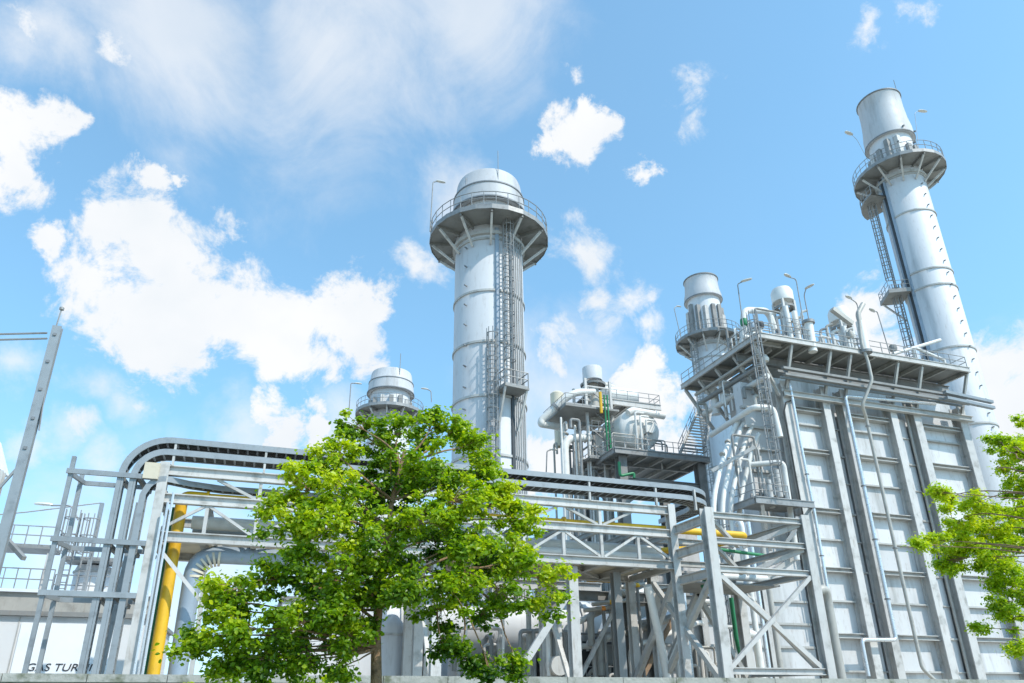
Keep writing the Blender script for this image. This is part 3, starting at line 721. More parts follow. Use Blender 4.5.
# bent white pipe at its left
G2 = 'pipes around the drum'
pipe_thing('steam_pipe', 'stout white pipe slanting up to the pipe tower from its left', [at(565, 428, Y=62), at(541, 424, Y=60), at(541.5, 420, Y=60), at(573, 392, Y=58.6), at(594, 392, Y=59)], .36, PIPEW, group=G2, bend=1.3, flanges=((2, .45),))
pipe_thing('steam_pipe', 'pale pipe turning down beneath the slanting pipe of the tower', [at(590, 438, Y=59), at(564, 438, Y=58.5), V((at(564, 438, Y=58.5).x, 58.5, 6))], .4, PIPEW, group=G2, bend=1.3)
A = at(557, 395, Y=66)
t = thing('vent_stub', 'short rust topped vent pipe behind the slanting white pipe', 'vent', (A.x, 66, A.z-6))
MB().lathe((A.x, 66, A.z-1), [(.45, -5), (.45, -.6), (.75, -.55), (.75, 1.1), (.45, 1.35), (.01, 1.4)], 20).build('vent_hood', BEIG, t)
# stairs from deck up to roof walkway
t = thing('stairway', 'steep open stair between drum deck and boiler roof walkway', 'stairs', (38, 55, ZD))
lo = [at(679, 453, Y=54.8), at(704, 456, Y=54.8)]; lo = [V((p.x, p.y, ZD+.1)) for p in lo]
hi = [at(699, 408, Y=57.5), at(711, 408, Y=57.5)]; hi[1].z = hi[0].z
for a_, b_ in zip(lo, hi): MB().bar(a_, b_, .08, .34).build('stringer', PAINT, t)
N_ = 17
for i in range(N_):
    q = (i+.5)/N_; A, B = lo[0].lerp(hi[0], q), lo[1].lerp(hi[1], q)
    MB().bar(A, B, .3, .05).build('tread', PAINT, t)
for a_, b_ in zip(lo, hi):
    b = MB()
    for k in (1.1, .6): b.tube([a_+V((0, 0, k)), b_+V((0, 0, k))], .035, 6)
    for i in range(6): p = a_.lerp(b_, i/5); b.tube([p, p+V((0, 0, 1.1))], .035, 6)
    b.build('handrail', GALV, t)
# green piping under the deck
pipe_thing('fire_pipe', 'green pipe bending under the drum deck', [at(619, 462, Y=54), at(620, 476, Y=54), at(634, 473, Y=54), at(634, 478, Y=54)], .13, GREEN, group='green fire water pipes')
# another, lower mass behind the bridge
t = thing('drum_building', 'pale lower machine house behind the bridge under the drum deck', 'building', (33, 66, 0))
MB().box(28, 44, 64.5, 72, 0, 17).build('wall', CLAD, t)
for x in (28.2, 31, 33.8, 36.6): MB().ibeam((x, 64.3, 0), (x, 64.3, 17), .5, .4, up=(0, 1, 0)).build('column', PAINT, t)
for z in (10, 13, 16): MB().bar((28, 64.35, z), (44, 64.35, z), .25, .25).build('stiffener', LEDGE, t)

# ------------------------------------------------------------------ pipe bridge
YB, YK = 34.4, 39.6
B1, B2, B3 = 11.05, 9.75, 8.02     # beam centres
br = thing('pipe_bridge', 'long light grey steel truss bridge carrying cable trays and pipes', 'bridge', (8.6, 37, 0))
XL, XR = -4.55, 21.85
for y, nm in ((YB, 0), (YK, 1)):
    for z, hh in ((B1, .46), (B2, .44), (B3, .44)):
        if nm and z == B1: continue
        MB().ibeam((XL, y, z), (XR, y, z), .34, hh, t=.05).build('chord', PAINT, br)
xs = [XL+.0]+[-2.48+2.215*i for i in range(11)]+[XR]
for y in (YB, YK):
    for i, x in enumerate(xs[1:-1]):
        MB().bar((x, y, B3+.2), (x, y, B2-.2), .16, .16).build('post', PAINT, br)
        if i % 2 == 0:
            MB().bar((x+.1, y-.02, B2-.25), (xs[i+2]-.12 if i+2 < len(xs) else XR, y-.02, B3+.25), .13).build('diagonal', PAINT, br)
            MB().bar((x-.1, y-.02, B2-.25), (xs[i]+.12, y-.02, B3+.25), .13).build('diagonal', PAINT, br)
for i, x in enumerate(xs[1:-1]):
    if i % 2 == 1 and i > 0:
        MB().bar((x, YB, B2+.2), (x, YB, B1-.2), .16).build('post', PAINT, br)
        for q in (-1.95, 1.95): MB().bar((x+(.15 if q > 0 else -.15), YB+.03, B2+.25), (x+q, YB+.03, B1-.25), .13).build('diagonal', LEDGE, br)
for x in xs:
    MB().ibeam((x, YB+.2, B3-.05), (x, YK-.2, B3-.05), .26, .34).build('cross_beam', LEDGE, br)
    MB().ibeam((x, YB+.2, B2), (x, YK-.2, B2), .2, .3).build('cross_beam', LEDGE, br)
for x0, x1 in zip(xs[1::2], xs[3::2]):
    MB().bar((x0, YB+.3, B3-.1), (x1, YK-.3, B3-.1), .14).build('plan_brace', LEDGE, br)
MB().box(XL+.2, XR-.2, YB+.9, YK-.2, B3+.15, B3+.2).build('floor_plate', BEIG, br)  # beige colour stands in for warm ground light on the underside
for x, y in ((XL, YB), (XL, YK), (XR, YB), (XR, YK)):
    MB().ibeam((x, y-.02 if y == YB else y, 0), (x, y-.02 if y == YB else y, B1+.35 if y == YB else B2+.2), .42, .42, up=(0, 1, 0), t=.05).build('column', PAINT, br)
for x in (8.6, 15.9):
    for y in (YB+.6, YK-.6):
        MB().ibeam((x, y, 0), (x, y, B3-.25), .5, .5, up=(0, 1, 0), t=.06).build('pier', PAINT, br)
    MB().bar((x, YB+.8, 1.2), (x, YK-.8, 6.8), .22).build('brace', PAINT, br)
MB().bar((15.6, YB+.6, 6.3), (13.3, YB+.9, 3.0), .35).build('brace', PAINT, br)
# left end braces
MB().bar((XL+.1, YB, B3-.3), (-1.8, YB, 4.9), .16).build('brace', PAINT, br)
for x in (XL+.3, -.2, 6.4, 10.8, 16.86, 20.97, 23.5):
    zt = 12.4; zb = B1+.2 if x < 22 else 11.2
    MB().bar((x, YB-.12, zb), (x, YB-.12, zt), .16, .1).build('tray_post', PAINT, br)
# brown pipe frame under bridge near the right
MB().ibeam((19.2, 36.4, 0), (19.2, 36.4, B3-.2), .45, .45, up=(0, 1, 0)).build('pier', STEEL, br)
# ---- cable trays
def tray(label, path, width_dir, wid, hgt, ribs=.45, nrm=None):
    """path: centre points of the near rail; width_dir(i) -> vector across"""
    pts = [V(p) for p in path]
    t = thing('cable_tray', label, 'cable tray', pts[len(pts)//2], 'cable trays')
    def strip(off, name):
        b = MB(); n = len(pts); vs = []
        for i, p in enumerate(pts):
            u = (pts[min(i+1, n-1)]-pts[max(i-1, 0)]).normalized(); wd = width_dir(i); nn_ = u.cross(wd).normalized()
            c = p+wd*off
            w1 = wd.normalized()
            for a_, h_ in ((-.035, -hgt/2), (.035, -hgt/2), (.035, hgt/2), (-.035, hgt/2)): vs.append(c+w1*a_+nn_*h_)
        fs = []
        for i in range(n-1):
            for j in range(4): fs.append((i*4+j, i*4+(j+1) % 4, i*4+4+(j+1) % 4, i*4+4+j))
        fs += [(3, 2, 1, 0), tuple(range(n*4-4, n*4))]
        b.add(vs, fs); return b.build(name, TRAYM, t)
    strip(0, 'side_rail'); strip(wid, 'side_rail')
    b = MB(); cb = [[] for _ in range(5)]; acc = 0
    for i in range(len(pts)-1):
        p, q = pts[i], pts[i+1]; u = (q-p).normalized(); wd = width_dir(i); nn_ = u.cross(wd).normalized()
        L_ = (q-p).length
        while acc < L_:
            c = p+u*acc-nn_*(hgt*.3)
            MB().bar(c+wd*.03, c+wd*(wid-.03), .09, .04, up=nn_).build('rung', TRAYM, t); acc += ribs
        acc -= L_
    cbm = MB()
    for k in range(6):
        off = wid*(k+.5)/6
        pp_ = []
        for i, p in enumerate(pts):
            u = (pts[min(i+1, len(pts)-1)]-pts[max(i-1, 0)]).normalized(); wd = width_dir(i); nn_ = u.cross(wd).normalized()
            pp_.append(p+wd*off-nn_*(hgt*.12))
        cbm.tube(pp_, wid/13, 6)
    cbm.build('cable_bundle', CABLE, t)
    return t
YT = YB-.2
def nest(xv, zt, R, xe, curve):
    pts = [(xv, YT, .2), (xv, YT, 4), (xv, YT, 8), (xv, YT, zt-R)]
    for i in range(1, 11):
        a_ = pi-(pi/2)*i/10; pts.append((xv+R+R*cos(a_), YT, zt-R+R*sin(a_)))
    for x in (3, 9, 15, xe): pts.append((x, YT, zt))
    if curve:
        for i in range(1, 11): a_ = (pi/2)*i/10; pts.append((xe+curve*sin(a_), YT+curve*(1-cos(a_)), zt))
        pts.append((xe+curve, YT+curve+3, zt))
    return pts
def wdir(pts):
    def f(i):
        a_, b_ = V(pts[max(i-1, 0)]), V(pts[min(i+1, len(pts)-1)]); u = (b_-a_).normalized()
        if abs(u.z) > .05 or abs(u.y) < 1e-4: return V((0, .42+.58*max(0, min(1, (i-3)/8)), 0))
        return V((-u.y, u.x, 0))
    return f
pA = nest(-6.28, 12.45, 1.9, 22.6, 3.0); tray('topmost cable tray, bending over from upright to level at the left', pA, wdir(pA), .95, .28)
pB = nest(-5.77, 11.88, 1.3, 22.6, 3.0); tray('middle cable tray nested under the topmost one', pB, wdir(pB), .95, .28)
pC = [(-5.25, YT, .2), (-5.25, YT, 5), (-5.25, YT, 9.8)]+[(-5.2+.8*(1+cos(pi-(pi/2)*i/6)), YT, 9.8+.8*sin((pi/2)*i/6)) for i in range(1, 7)]+[(-3.4, YT+.6, 10.6), (-2, YT+1, 10.6), (4, YT+1, 10.6)]
tray('short upright cable tray nearest the yellow column', pC, lambda i: V((0, 1, 0)), .5, .26)
# tray support frame at the left
t = thing('tray_frame', 'tall open grey steel frame holding the upright cable trays at left', 'frame', (-7, 34.8, 0))
for x, y in ((-8.3, 34.25), (-8.17, 35.7)):
    MB().bar((x, y, 0), (x, y, 11.3 if y < 35 else 10.9), .17).build('post', TRAYM, t)
MB().bar((-6.4, 39, 0), (-6.1, 39, 10.5), .22).build('post', TRAYM, t)
for z in (10.6, 7.62, 5.4):
    MB().bar((-8.45, 34.12, z), (-4.75, 34.12, z), .12, .22).build('rail', TRAYM, t)
    MB().bar((-8.0, 35.72, z-.1), (-4.6, 35.72, z-.1), .12, .2).build('rail', TRAYM, t)
    MB().bar((-8.3, 34.2, z-.08), (-8.0, 35.72, z-.1), .12, .18).build('rail', TRAYM, t)
    for x in (-6.3, -5.55, -4.85):
        MB().bar((x, 34.25, z-.05), (x+.35, 35.6, z-.35), .2, .16).build('bracket', STEEL, t)
A = at(152, 471, Y=34.2)
solo('junction_box', MB().box(A.x-.32, A.x+.32, 34.0, 34.3, A.z-.4, A.z+.35), BEIG, 'cream louvred junction box atop the left end of the bridge', 'box')
# yellow gas line
YG = 'yellow gas pipes'
t = thing('gas_pipe', 'long yellow pipe rising at the left, running along the bridge into the portal', 'pipe', (-3.75, 35.2, 0), YG)
MB().pipe([(-3.7, 35.3, 0), (-3.7, 35.3, B2+.36), (-2.6, 35.3, B2+.36)], .27, 16, bend=.35).build('riser', YELL, t)
MB().pipe([(-2.6, 35.3, B2+.38), (21, 35.0, B2+.38), (27.3, 35.0, B2+.38), (26.2, 38, 9.85), (22.0, 39.5, 9.6)], .2, 16, bend=.5).build('pipe_run', YELL, t)
for fx_ in (-2.6, 4.2, 10.6, 15.6, 24.9): MB().tube([(fx_-.06, 35.3-.0127*(fx_+2.6), B2+.38), (fx_+.06, 35.3-.0127*(fx_+2.6), B2+.38)], .31, 16).build('flange', YELL, t)
MB().tube([(22.2, 35, B2+.42), (22.45, 35, B2+.42)], .36, 14).build('flange', STEEL, t)
MB().bar((-4.05, 35.5, 0), (-4.05, 35.5, 9.6), .12, .2).build('earth_strip', GREEN, t)
pipe_thing('gas_pipe', 'short yellow pipe end beneath the bridge floor near the portal', [(19.4, 40.5, 8.0), (21.2, 40.5, 8.0), (21.2, 40.5, 6.4)], .13, YELL, group=YG)
# pipes inside the bridge
PB = 'insulated pipes inside the bridge truss'
pipe_thing('steam_pipe', 'white clad pipe along the bridge just under the upper chord', [(-3.2, 36.2, 9.1), (22, 36.2, 9.1)], .32, PIPEW, group=PB)
pipe_thing('steam_pipe', 'broad dull pipe along the middle of the bridge truss', [(-3.2, 37.4, 8.75), (22, 37.4, 8.75)], .42, PIPEG, group=PB)
pipe_thing('steam_pipe', 'narrow white pipe low inside the bridge truss', [(-.5, 35.4, 8.6), (21.8, 35.4, 8.6)], .2, PIPEW, group=PB)
t = thing('downcomer_pipe', 'thick grey pipe with ribbed elbow turning down below the bridge left end', 'pipe', (-2.75, 35.6, 0), PB)
MB().pipe([(-2.75, 35.4, 0), (-2.75, 35.4, 7.5), (8, 35.4, 7.5)], .4, 18, bend=1.1).build('pipe_run', SHADE, t)
for i in range(7):
    a_ = pi-(pi/2)*i/6; c = V((-2.75+1.05+.95*cos(a_), 35.4, 7.5-1.05+.95*sin(a_))); d_ = V((sin(a_), 0, -cos(a_)))*.05
    MB().tube([c-d_, c+d_], .43, 16).build('elbow_band', BEIG, t)
MB().bar((-2.2, 35.45, 0), (-2.2, 35.45, 6.5), .2).build('strap', LEDGE, t)
# thin conduits by the left column
for i, x in enumerate((-4.3, -4.15, -4.0)):
    solo('conduit', MB().tube([(x, 34.0+.12*i, 0), (x, 34.0+.12*i, 9+.5*i)], .055, 6), BARE, 'thin silvery conduit running up beside the left bridge column', 'conduit', 'thin silvery conduits')

# ------------------------------------------------------------------ portal frame at right
pf = thing('portal_frame', 'light grey braced steel portal tower between bridge and boiler', 'frame', (25, 34, 0))
XA, XB, YA, YZ = 22.0, 28.05, 31.2, 37.5
for x, y in ((XA, YA), (XB, YA), (XA+.2, YZ), (XB, YZ)):
    MB().ibeam((x, y, 0), (x, y, 10.5 if y == YA else 9.5), .5, .5, up=(0, 1, 0), t=.06).build('column', PAINT, pf)
for z in (10.15, 8.82, 7.38, 2.55):
    MB().ibeam((XA+.2, YA, z), (XB-.2, YA, z), .3, .32).build('beam', PAINT, pf)
    MB().ibeam((XB, YA+.2, z), (XB, YZ-.2, z), .3, .32).build('beam', LEDGE, pf)
    if z > 3: MB().ibeam((XA+.2, YZ, z-.1), (XB, YZ, z-.1), .3, .35).build('beam', LEDGE, pf)
for z in (9.95, 8.62, 7.2):
    MB().ibeam((XA, YA+.25, z), (XA, YB-.1, z), .3, .45).build('beam', PAINT, pf)
XM = (XA+XB)/2
for z0, z1 in ((10.0, 9.0), (8.65, 7.55)):
    MB().bar((XA+.2, YA+.1, z0), (XM, YA+1.8, z1), .2).build('brace', LEDGE, pf)
    MB().bar((XB-.2, YA+.1, z0), (XM+.3, YA+1.8, z1), .24).build('brace', PAINT, pf)
MB().bar((XA+.25, YA+.08, 7.2), (XB-.3, YA+.08, 2.7), .24).build('brace', PAINT, pf)
MB().bar((XB-.25, YA-.1, 7.2), (XA+.25, YA-.1, 2.7), .2).build('brace', PAINT, pf)
MB().bar((XA+.2, YA+.3, 7.2), (XA+.1, YZ-.3, 2.0), .26).build('brace', LEDGE, pf)
MB().bar((XB, YA+.3, 2.4), (XB, YZ-.3, 7.2), .26).build('brace', LEDGE, pf)
MB().bar((XR+.1, YB, 7.6), (XR-.1, YK, 2.2), .3).build('brace', PAINT, pf)
MB().bar((XA+.1, YA+.6, 2.2), (XR, YB+2.5, 7.4), .26).build('brace', LEDGE, pf)
MB().bar((XA+.3, YZ-.1, 2.4), (XM, YZ-.1, 7.0), .28).build('brace', LEDGE, pf)
MB().bar((XB-.3, YZ-.1, 2.4), (XM, YZ-.1, 7.0), .28).build('brace', LEDGE, pf)
MB().box(XA+.3, XB-.3, YA+2.2, YZ-.2, 7.0, 7.08).build('floor_plate', STEEL, pf)
# things within the portal
GF = 'green fire water pipes'
pipe_thing('fire_pipe', 'green pipe running level under the yellow elbow in the portal', [at(716, 549, Y=36), at(768, 556, Y=36)], .1, GREEN, group=GF)
pipe_thing('fire_pipe', 'green upright pipe behind the right column of the portal', [(28.2, 38.5, 7.0), (28.2, 38.5, 4.6), (28.6, 38.5, 2.0)], .15, GREEN, group=GF)
pipe_thing('fire_pipe', 'short green pipe stub under the portal beams', [(23.3, 33.4, 7.7), (23.4, 34.2, 6.9)], .2, GREEN, group=GF)
pipe_thing('steam_pipe', 'white pipe lying across the middle of the portal', [(25.5, 35.5, 7.75), (28.6, 35.5, 7.75)], .2, PIPEW, group='pipes about the portal')
pipe_thing('steam_pipe', 'grey pipe slanting to the ground just right of the portal', [V((28.6, 31.6, 6.6)), V((29.1, 31.6, 6.7)), V((29.3, 31.8, 6.2)), V((29.3, 31.8, 0))], .26, PIPEG, group='pipes about the portal', bend=.4)
pipe_thing('steam_pipe', 'white slanting pipe rising between bridge end and portal', [(20.5, 35.2, 7.0), (21.9, 36.5, 3.2), (22.5, 37, .5)], .22, PIPEW, group='pipes about the portal')
for i, (x, y, z) in enumerate(((25.0, 40.2, 7.6), (26.0, 40.4, 8.2), (30.3, 40.6, 10.4), (31.3, 40.6, 12.4), (32.2, 41, 12.8), (33.1, 41, 11.3))):
    solo('riser_pipe', MB().pipe([(x, y, 0), (x, y, z), (x+.8, y+1.5, z+.2)], .14+.05*(i % 2), 9), (PIPEW, BARE, PIPEG)[i % 3], 'slim upright pipe behind the portal frame', 'pipe', 'slim pipes behind the portal')
t = thing('access_ladder', 'narrow ladder at the boiler foot seen through the portal', 'ladder', (30.6, 42, 0))
caged_ladder(t, (30.6, 42), 0, 12, (0, -1), k=.04)
# white valve cluster at the foot of boiler
pipe_thing('steam_pipe', 'white U shaped pipe at the boiler foot seen through the portal', [(29.3, 39.5, 1), (29.3, 39.5, 5.0), (30.4, 39.5, 5.0), (30.4, 39.5, 1)], .25, PIPEW, group='pipes about the portal', bend=.5)

# ------------------------------------------------------------------ under and behind the bridge
# big exhaust duct
c0 = at(520, 628, Y=46)
t = thing('exhaust_duct', 'large pale cylindrical duct lying behind the bridge piers', 'duct', (c0.x, 46, 0))
A, B = V((8.4, 46, c0.z)), V((c0.x+4.2, 46, c0.z))
MB().tube([A-V((.6, 0, 0)), A, B, B+V((.5, 0, -.3))], 1.9, 32).build('duct_shell', ALU, t)
for q in (.03, .97):
    p = A.lerp(B, q); MB().tube([p-V((.12, 0, 0)), p+V((.12, 0, 0))], 2.02, 32).build('flange', PAINT, t)
for q in (.2, .8):
    p = A.lerp(B, q); MB().box(p.x-.3, p.x+.3, 45, 47, 0, p.z-1.6).build('support', STEEL, t)
MB().ibeam((9, 43.8, c0.z+2.5), (c0.x+5, 43.8, c0.z+2.5), .4, .6).build('beam', PAINT, t)
t = thing('turbine_hall', 'plain white sheet building behind the tree and the long duct', 'building', (10, 60, 0))
MB().box(2, 24, 52, 62, 0, 7.4).build('wall', BLDG, t)
for x in (6, 10, 14, 18, 22): MB().box(x-.06, x+.06, 51.94, 52, 0, 7.3).build('seam', LEDGE, t)
MB().box(1.8, 24.2, 51.8, 62.2, 7.41, 7.7).build('roof', STEEL, t)
MB().box(16, 21, 51.9, 52, 2.0, 3.6).build('dark_opening', DARK, t)
# tank left of the duct
c0 = at(391, 640, Y=42)
t = thing('storage_tank', 'upright pale tank with conical top right of the tree trunk', 'tank', (c0.x, 42, 0))
MB().lathe((c0.x, 42, 0), [(.75, 0), (.75, 4.9), (.7, 5.2), (.3, 5.7), (.02, 5.75)], 28).build('tank_shell', ALU, t)
MB().lathe((c0.x, 42, 4.6), [(.75, -.05), (.82, -.05), (.82, .08), (.75, .08)], 28, smooth=False).build('band', LEDGE, t)
solo('yellow_pipe', MB().tube([(c0.x+1.0, 43.2, 0), (c0.x+1.0, 43.2, 4.8)], .2, 10), YELL, 'upright yellow pipe half hidden behind the pale tank', 'pipe')
for i, x in enumerate((408, 418, 428)):
    p = at(x, 620, Y=41)
    solo('steel_post', MB().ibeam((p.x, 41, 0), (p.x, 41, 6.2-i*.3), .45, .4, up=(0, 1, 0)), PAINT, ('leftmost', 'middle', 'rightmost')[i]+' of three pale steel posts between tank and duct', 'post', 'pale steel posts')
# motor with actuator
p = at(558, 664, Y=38)
t = thing('pump_motor', 'pale valve actuator with upright cylinder under the bridge', 'motor', (p.x, 38, 0))
MB().box(p.x-.45, p.x+.45, 37.7, 38.4, 0, 1.9).build('base', STEEL, t)
MB().tube([(p.x-.1, 37.5, p.z-.1), (p.x-.1, 38.4, p.z-.1)], .5, 20).build('gearbox', PAINT, t)
MB().tube([(p.x+.1, 38, p.z), (p.x+.1, 38, p.z+2.1)], .2, 14).build('cylinder', PAINT, t)
MB().tube([(p.x-.55, 38, p.z-.6), (p.x-.55, 38, p.z+2.2)], .12, 10).build('pipe', PIPEW, t)
# louvred blue grey box
p = at(592, 588, Y=46)
t = thing('filter_house', 'blue grey louvred box under the bridge right of the tree', 'box', (p.x, 46, 0))
MB().box(p.x-2.6, p.x+2.2, 46, 50, 4.6, 7.9).build('body', SHADE, t)
for i in range(4):
    MB().bar((p.x-.6+i*.45, 45.95, 6.4), (p.x-.2+i*.45, 45.95, 7.3), .05, .14).build('louvre', PAINT, t)
MB().box(p.x-2.7, p.x+2.4, 45.8, 50, 5.4, 5.55).build('ledge', PAINT, t)
for x in (-2.3, 2.0): MB().bar((p.x+x, 46.3, 0), (p.x+x, 46.3, 4.6), .3).build('leg', STEEL, t)
# dark skid with machinery in the shade
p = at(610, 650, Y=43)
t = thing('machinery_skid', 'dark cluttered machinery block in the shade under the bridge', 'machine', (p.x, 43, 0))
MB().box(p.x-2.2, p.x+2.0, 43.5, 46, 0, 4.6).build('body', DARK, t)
for i in range(9):
    x = p.x-2+i*.48
    MB().pipe([(x, 43.1, .4), (x, 43.1, 1.6+(i*7 % 5)*.55), (x+.6, 43.0, 2.0+(i*7 % 5)*.55)], .09+.03*(i % 3), 8).build('pipe', (STEEL, PIPEG, PIPEW)[i % 3], t)
MB().box(p.x-1.2, p.x+.4, 42.9, 43.4, 3.2, 4.4).build('cabinet', STEEL, t)
railing(t, [(p.x-2.1, 42.2, 1.9), (p.x+1.9, 42.2, 1.9)], 1.15, .7, .035)
for x, y, m_, lab in ((603, 607, ORAN, 'small orange valve under the bridge floor'), (611, 601, YELL, 'small yellow valve under the bridge floor'), (637, 584, YELL, 'yellow valve body between bridge posts')):
    q = at(x, y, Y=41)
    t = thing('valve', lab, 'valve', (q.x, 41, 0), 'coloured valves under the bridge')
    MB().lathe((q.x, 41, q.z-.25), [(.01, 0), (.17, .06), (.2, .18), (.12, .3), (.01, .32)], 14).build('valve_body', m_, t)
    MB().tube([(q.x-1.3, 41, q.z-.25), (q.x+1.3, 41, q.z+.1)], .13, 8).build('pipe', PIPEG, t)
    MB().tube([(q.x, 41, 0), (q.x, 41, q.z-.2)], .1, 8).build('stand', STEEL, t)
# pale slanted pipes right of it
for i, (a_, b_, r, m_) in enumerate((((565, 628), (650, 588), .2, PIPEW), ((600, 640), (690, 612), .25, PIPEG), ((630, 648), (700, 622), .16, PIPEW), ((590, 612), (660, 600), .22, PIPEG), ((612, 590), (680, 606), .3, PIPEG))):
    A, B = at(*a_, Y=41.5), at(*b_, Y=43.5)
    pipe_thing('steam_pipe', ('white pipe slanting up across the dark machinery', 'broad dull pipe crossing low behind the piers', 'lowest thin white pipe behind the piers', 'dull pipe just above the dark machinery', 'thick tan pipe sloping down to the right under the bridge')[i],
               [A-V((0, 0, 2)), A, B, B+V((.8, 1.0, 0))], r, m_, group='pipes behind the bridge piers', bend=.6)
clutter(20, (12, 23), (40.4, 43.5), (1.5, 7.2), 'small pipe in the shaded tangle behind the bridge piers', 'small pipes behind the bridge piers', 8, foot=.1, rr=(.07, .18))
clutter(12, (24, 31), (39.5, 43.5), (3, 9.5), 'small pipe in the tangle between portal and boiler', 'small pipes between portal and boiler', 9, foot=.1, rr=(.06, .15))
clutter(16, (26.4, 29.2), (57.4, 62), (19, 26), 'small pipe on the pipe tower left of the fat drum', 'small pipes on the pipe tower', 10, vert=1.1, foot=12, rr=(.07, .16))
clutter(10, (29.8, 36), (54.8, 58), (ZD, ZD+3), 'small pipe on the deck around the fat drum', 'small pipes around the fat drum', 11, foot=ZD, rr=(.05, .11))
# steel hangers / frames behind the bridge
for i, (x, y, zt) in enumerate(((17.6, 41.6, 7.6), (22.8, 41.8, 8.6), (24.4, 41.8, 8.6), (27.2, 42, 8.5))):
    solo('steel_post', MB().ibeam((x, y, 0), (x, y, zt), .45, .45, up=(0, 1, 0)), STEEL, ('grey post in the shade beside the dark machinery', 'grey post behind the bridge end column', 'grey post behind the middle of the portal', 'grey post behind the right column of the portal')[i], 'post', 'grey posts in the shade')
solo('steel_beam', MB().ibeam((16.5, 41.8, 7.2), (29.5, 41.8, 7.2), .4, .6), STEEL, 'long shaded beam across the grey posts behind the portal', 'beam')
solo('cross_brace', MB().bar((23, 41.6, 2), (26.5, 41.6, 6.8), .25), BRN, 'brownish slanting brace behind the portal', 'brace', 'braces behind the portal')
solo('cross_brace', MB().bar((21.5, 40.8, 6.6), (18.4, 40.8, 1.8), .22), PAINT, 'white slanting brace left of the portal', 'brace', 'braces behind the portal')

# ------------------------------------------------------------------ left side
# gas turbine enclosure
YW = 45.0
g = thing('turbine_building', 'low white turbine enclosure with black lettering on its wall', 'building', (-12, 50, 0))
ztop_ = at(60, 617, Y=YW).z
MB().box(-40, -5.4, YW, 58, 0, ztop_).build('wall', BLDG, g)
MB().box(-40.2, -5.2, YW-.25, 58.2, ztop_+.01, ztop_+.25).build('cornice', STEEL, g)
zz = at(60, 594, Y=YW+.6).z
MB().box(-40, -5.6, YW+.5, 57, ztop_+.26, zz).build('duct_band', PIPEG, g)
MB().box(-40, -5.5, YW+.3, 57.4, zz+.01, zz+.18).build('roof_edge', BLDG2, g)
xl, xr = at(18, 640, Y=YW).x, at(116, 640, Y=YW).x
MB().box(xl, xr, YW-.06, YW-.01, .3, ztop_-.35).build('pale_panel', BLDG2, g)  # thin paler sheet behind the lettering
for i in range(18):
    x_ = -39+i*1.95
    if x_ < xl-.1 or x_ > xr+.1: MB().box(x_-.03, x_+.03, YW-.03, YW-.004, .1, ztop_-.05).build('wall_seam', LEDGE, g)
cu = bpy.data.curves.new('lettering', 'FONT'); cu.body = 'GAS TURBINE'; cu.size = 1.0; cu.extrude = .012; cu.shear = .18
tmp = bpy.data.objects.new('lettering', cu); COL.objects.link(tmp)
bpy.context.view_layer.update()
me = bpy.data.meshes.new_from_object(tmp.evaluated_get(bpy.context.evaluated_depsgraph_get()))
bpy.data.objects.remove(tmp)
wv = [v.co.x for v in me.vertices]; hv = [v.co.y for v in me.vertices]
a0, a1 = at(26, 671, Y=YW-.08), at(105, 671, Y=YW-.08)
zb, zh = at(60, 671, Y=YW-.08).z, at(60, 663.5, Y=YW-.08).z
sxx = (a1.x-a0.x)/(max(wv)-min(wv)); szz = (zh-zb)/(max(hv)-min(hv))
for v in me.vertices:
    x, y, z = v.co; v.co = V((a0.x+(x-min(wv))*sxx, YW-.08-z, zb+(y-min(hv))*szz))-V(g['_b'])
me.materials.clear(); me.materials.append(INK)
lo_ = bpy.data.objects.new('lettering', me); COL.objects.link(lo_); lo_.parent = g; lo_['_b'] = g['_b']
# railings and tanks on its roof
R0 = zz+.18
for k, (xs_, ys_) in enumerate((((-16, -11.6), 47.5), ((-11.4, -8.2), 49.5))):
    t = thing('roof_cage', ('tall railed landing on the turbine roof left of the tray frame' if k == 0 else 'tall narrow rail cage on the turbine roof behind the tray frame'), 'railing', ((xs_[0]+xs_[1])/2, ys_, R0))
    hgt_ = 1.3 if k == 0 else 0
    MB().box(xs_[0], xs_[1], ys_, ys_+2.2, R0+2.3+hgt_*.2, R0+2.4+hgt_*.2).build('deck', STEEL, t)
    for x in xs_: MB().bar((x+.1*(1 if x == xs_[0] else -1), ys_+.1, R0), (x+.1*(1 if x == xs_[0] else -1), ys_+.1, R0+2.3), .16).build('post', PAINT, t)
    railing(t, [(xs_[0], ys_+2.1, R0+2.4+hgt_*.2), (xs_[0], ys_+.1, R0+2.4+hgt_*.2), (xs_[1], ys_+.1, R0+2.4+hgt_*.2), (xs_[1], ys_+2.1, R0+2.4+hgt_*.2)], 1.2, .7, .035)
    railing(t, [(xs_[0], ys_-.6, R0), (xs_[1]+.6, ys_-.6, R0)], 1.3, .6, .035, name='lower_railing')
t = thing('ladder_cage', 'row of arched cage hoops rising on the turbine roof', 'ladder', (-10.6, 47, R0))
caged_ladder(t, (-10.6, 47.2), R0, R0+3.6, (-.3, -1), k=.04)
caged_ladder(t, (-9.6, 47.2), R0, R0+3.4, (-.3, -1), k=.04)
for k, (x, y, r, hh) in ((1, (-9.9, 51.5, 1.1, 1.9)),):
    t = thing('roof_tank', 'pale round tank on the turbine roof behind the railings', 'tank', (x, y, R0), None)
    MB().lathe((x, y, R0), [(r, 0), (r, hh), (r*.9, hh+.3), (.02, hh+.5)], 28).build('tank_shell', BLDG, t)
    MB().lathe((x, y, R0+hh*.95), [(r, -.06), (r+.08, -.06), (r+.08, .06), (r, .06)], 28, smooth=False).build('band', LEDGE, t)
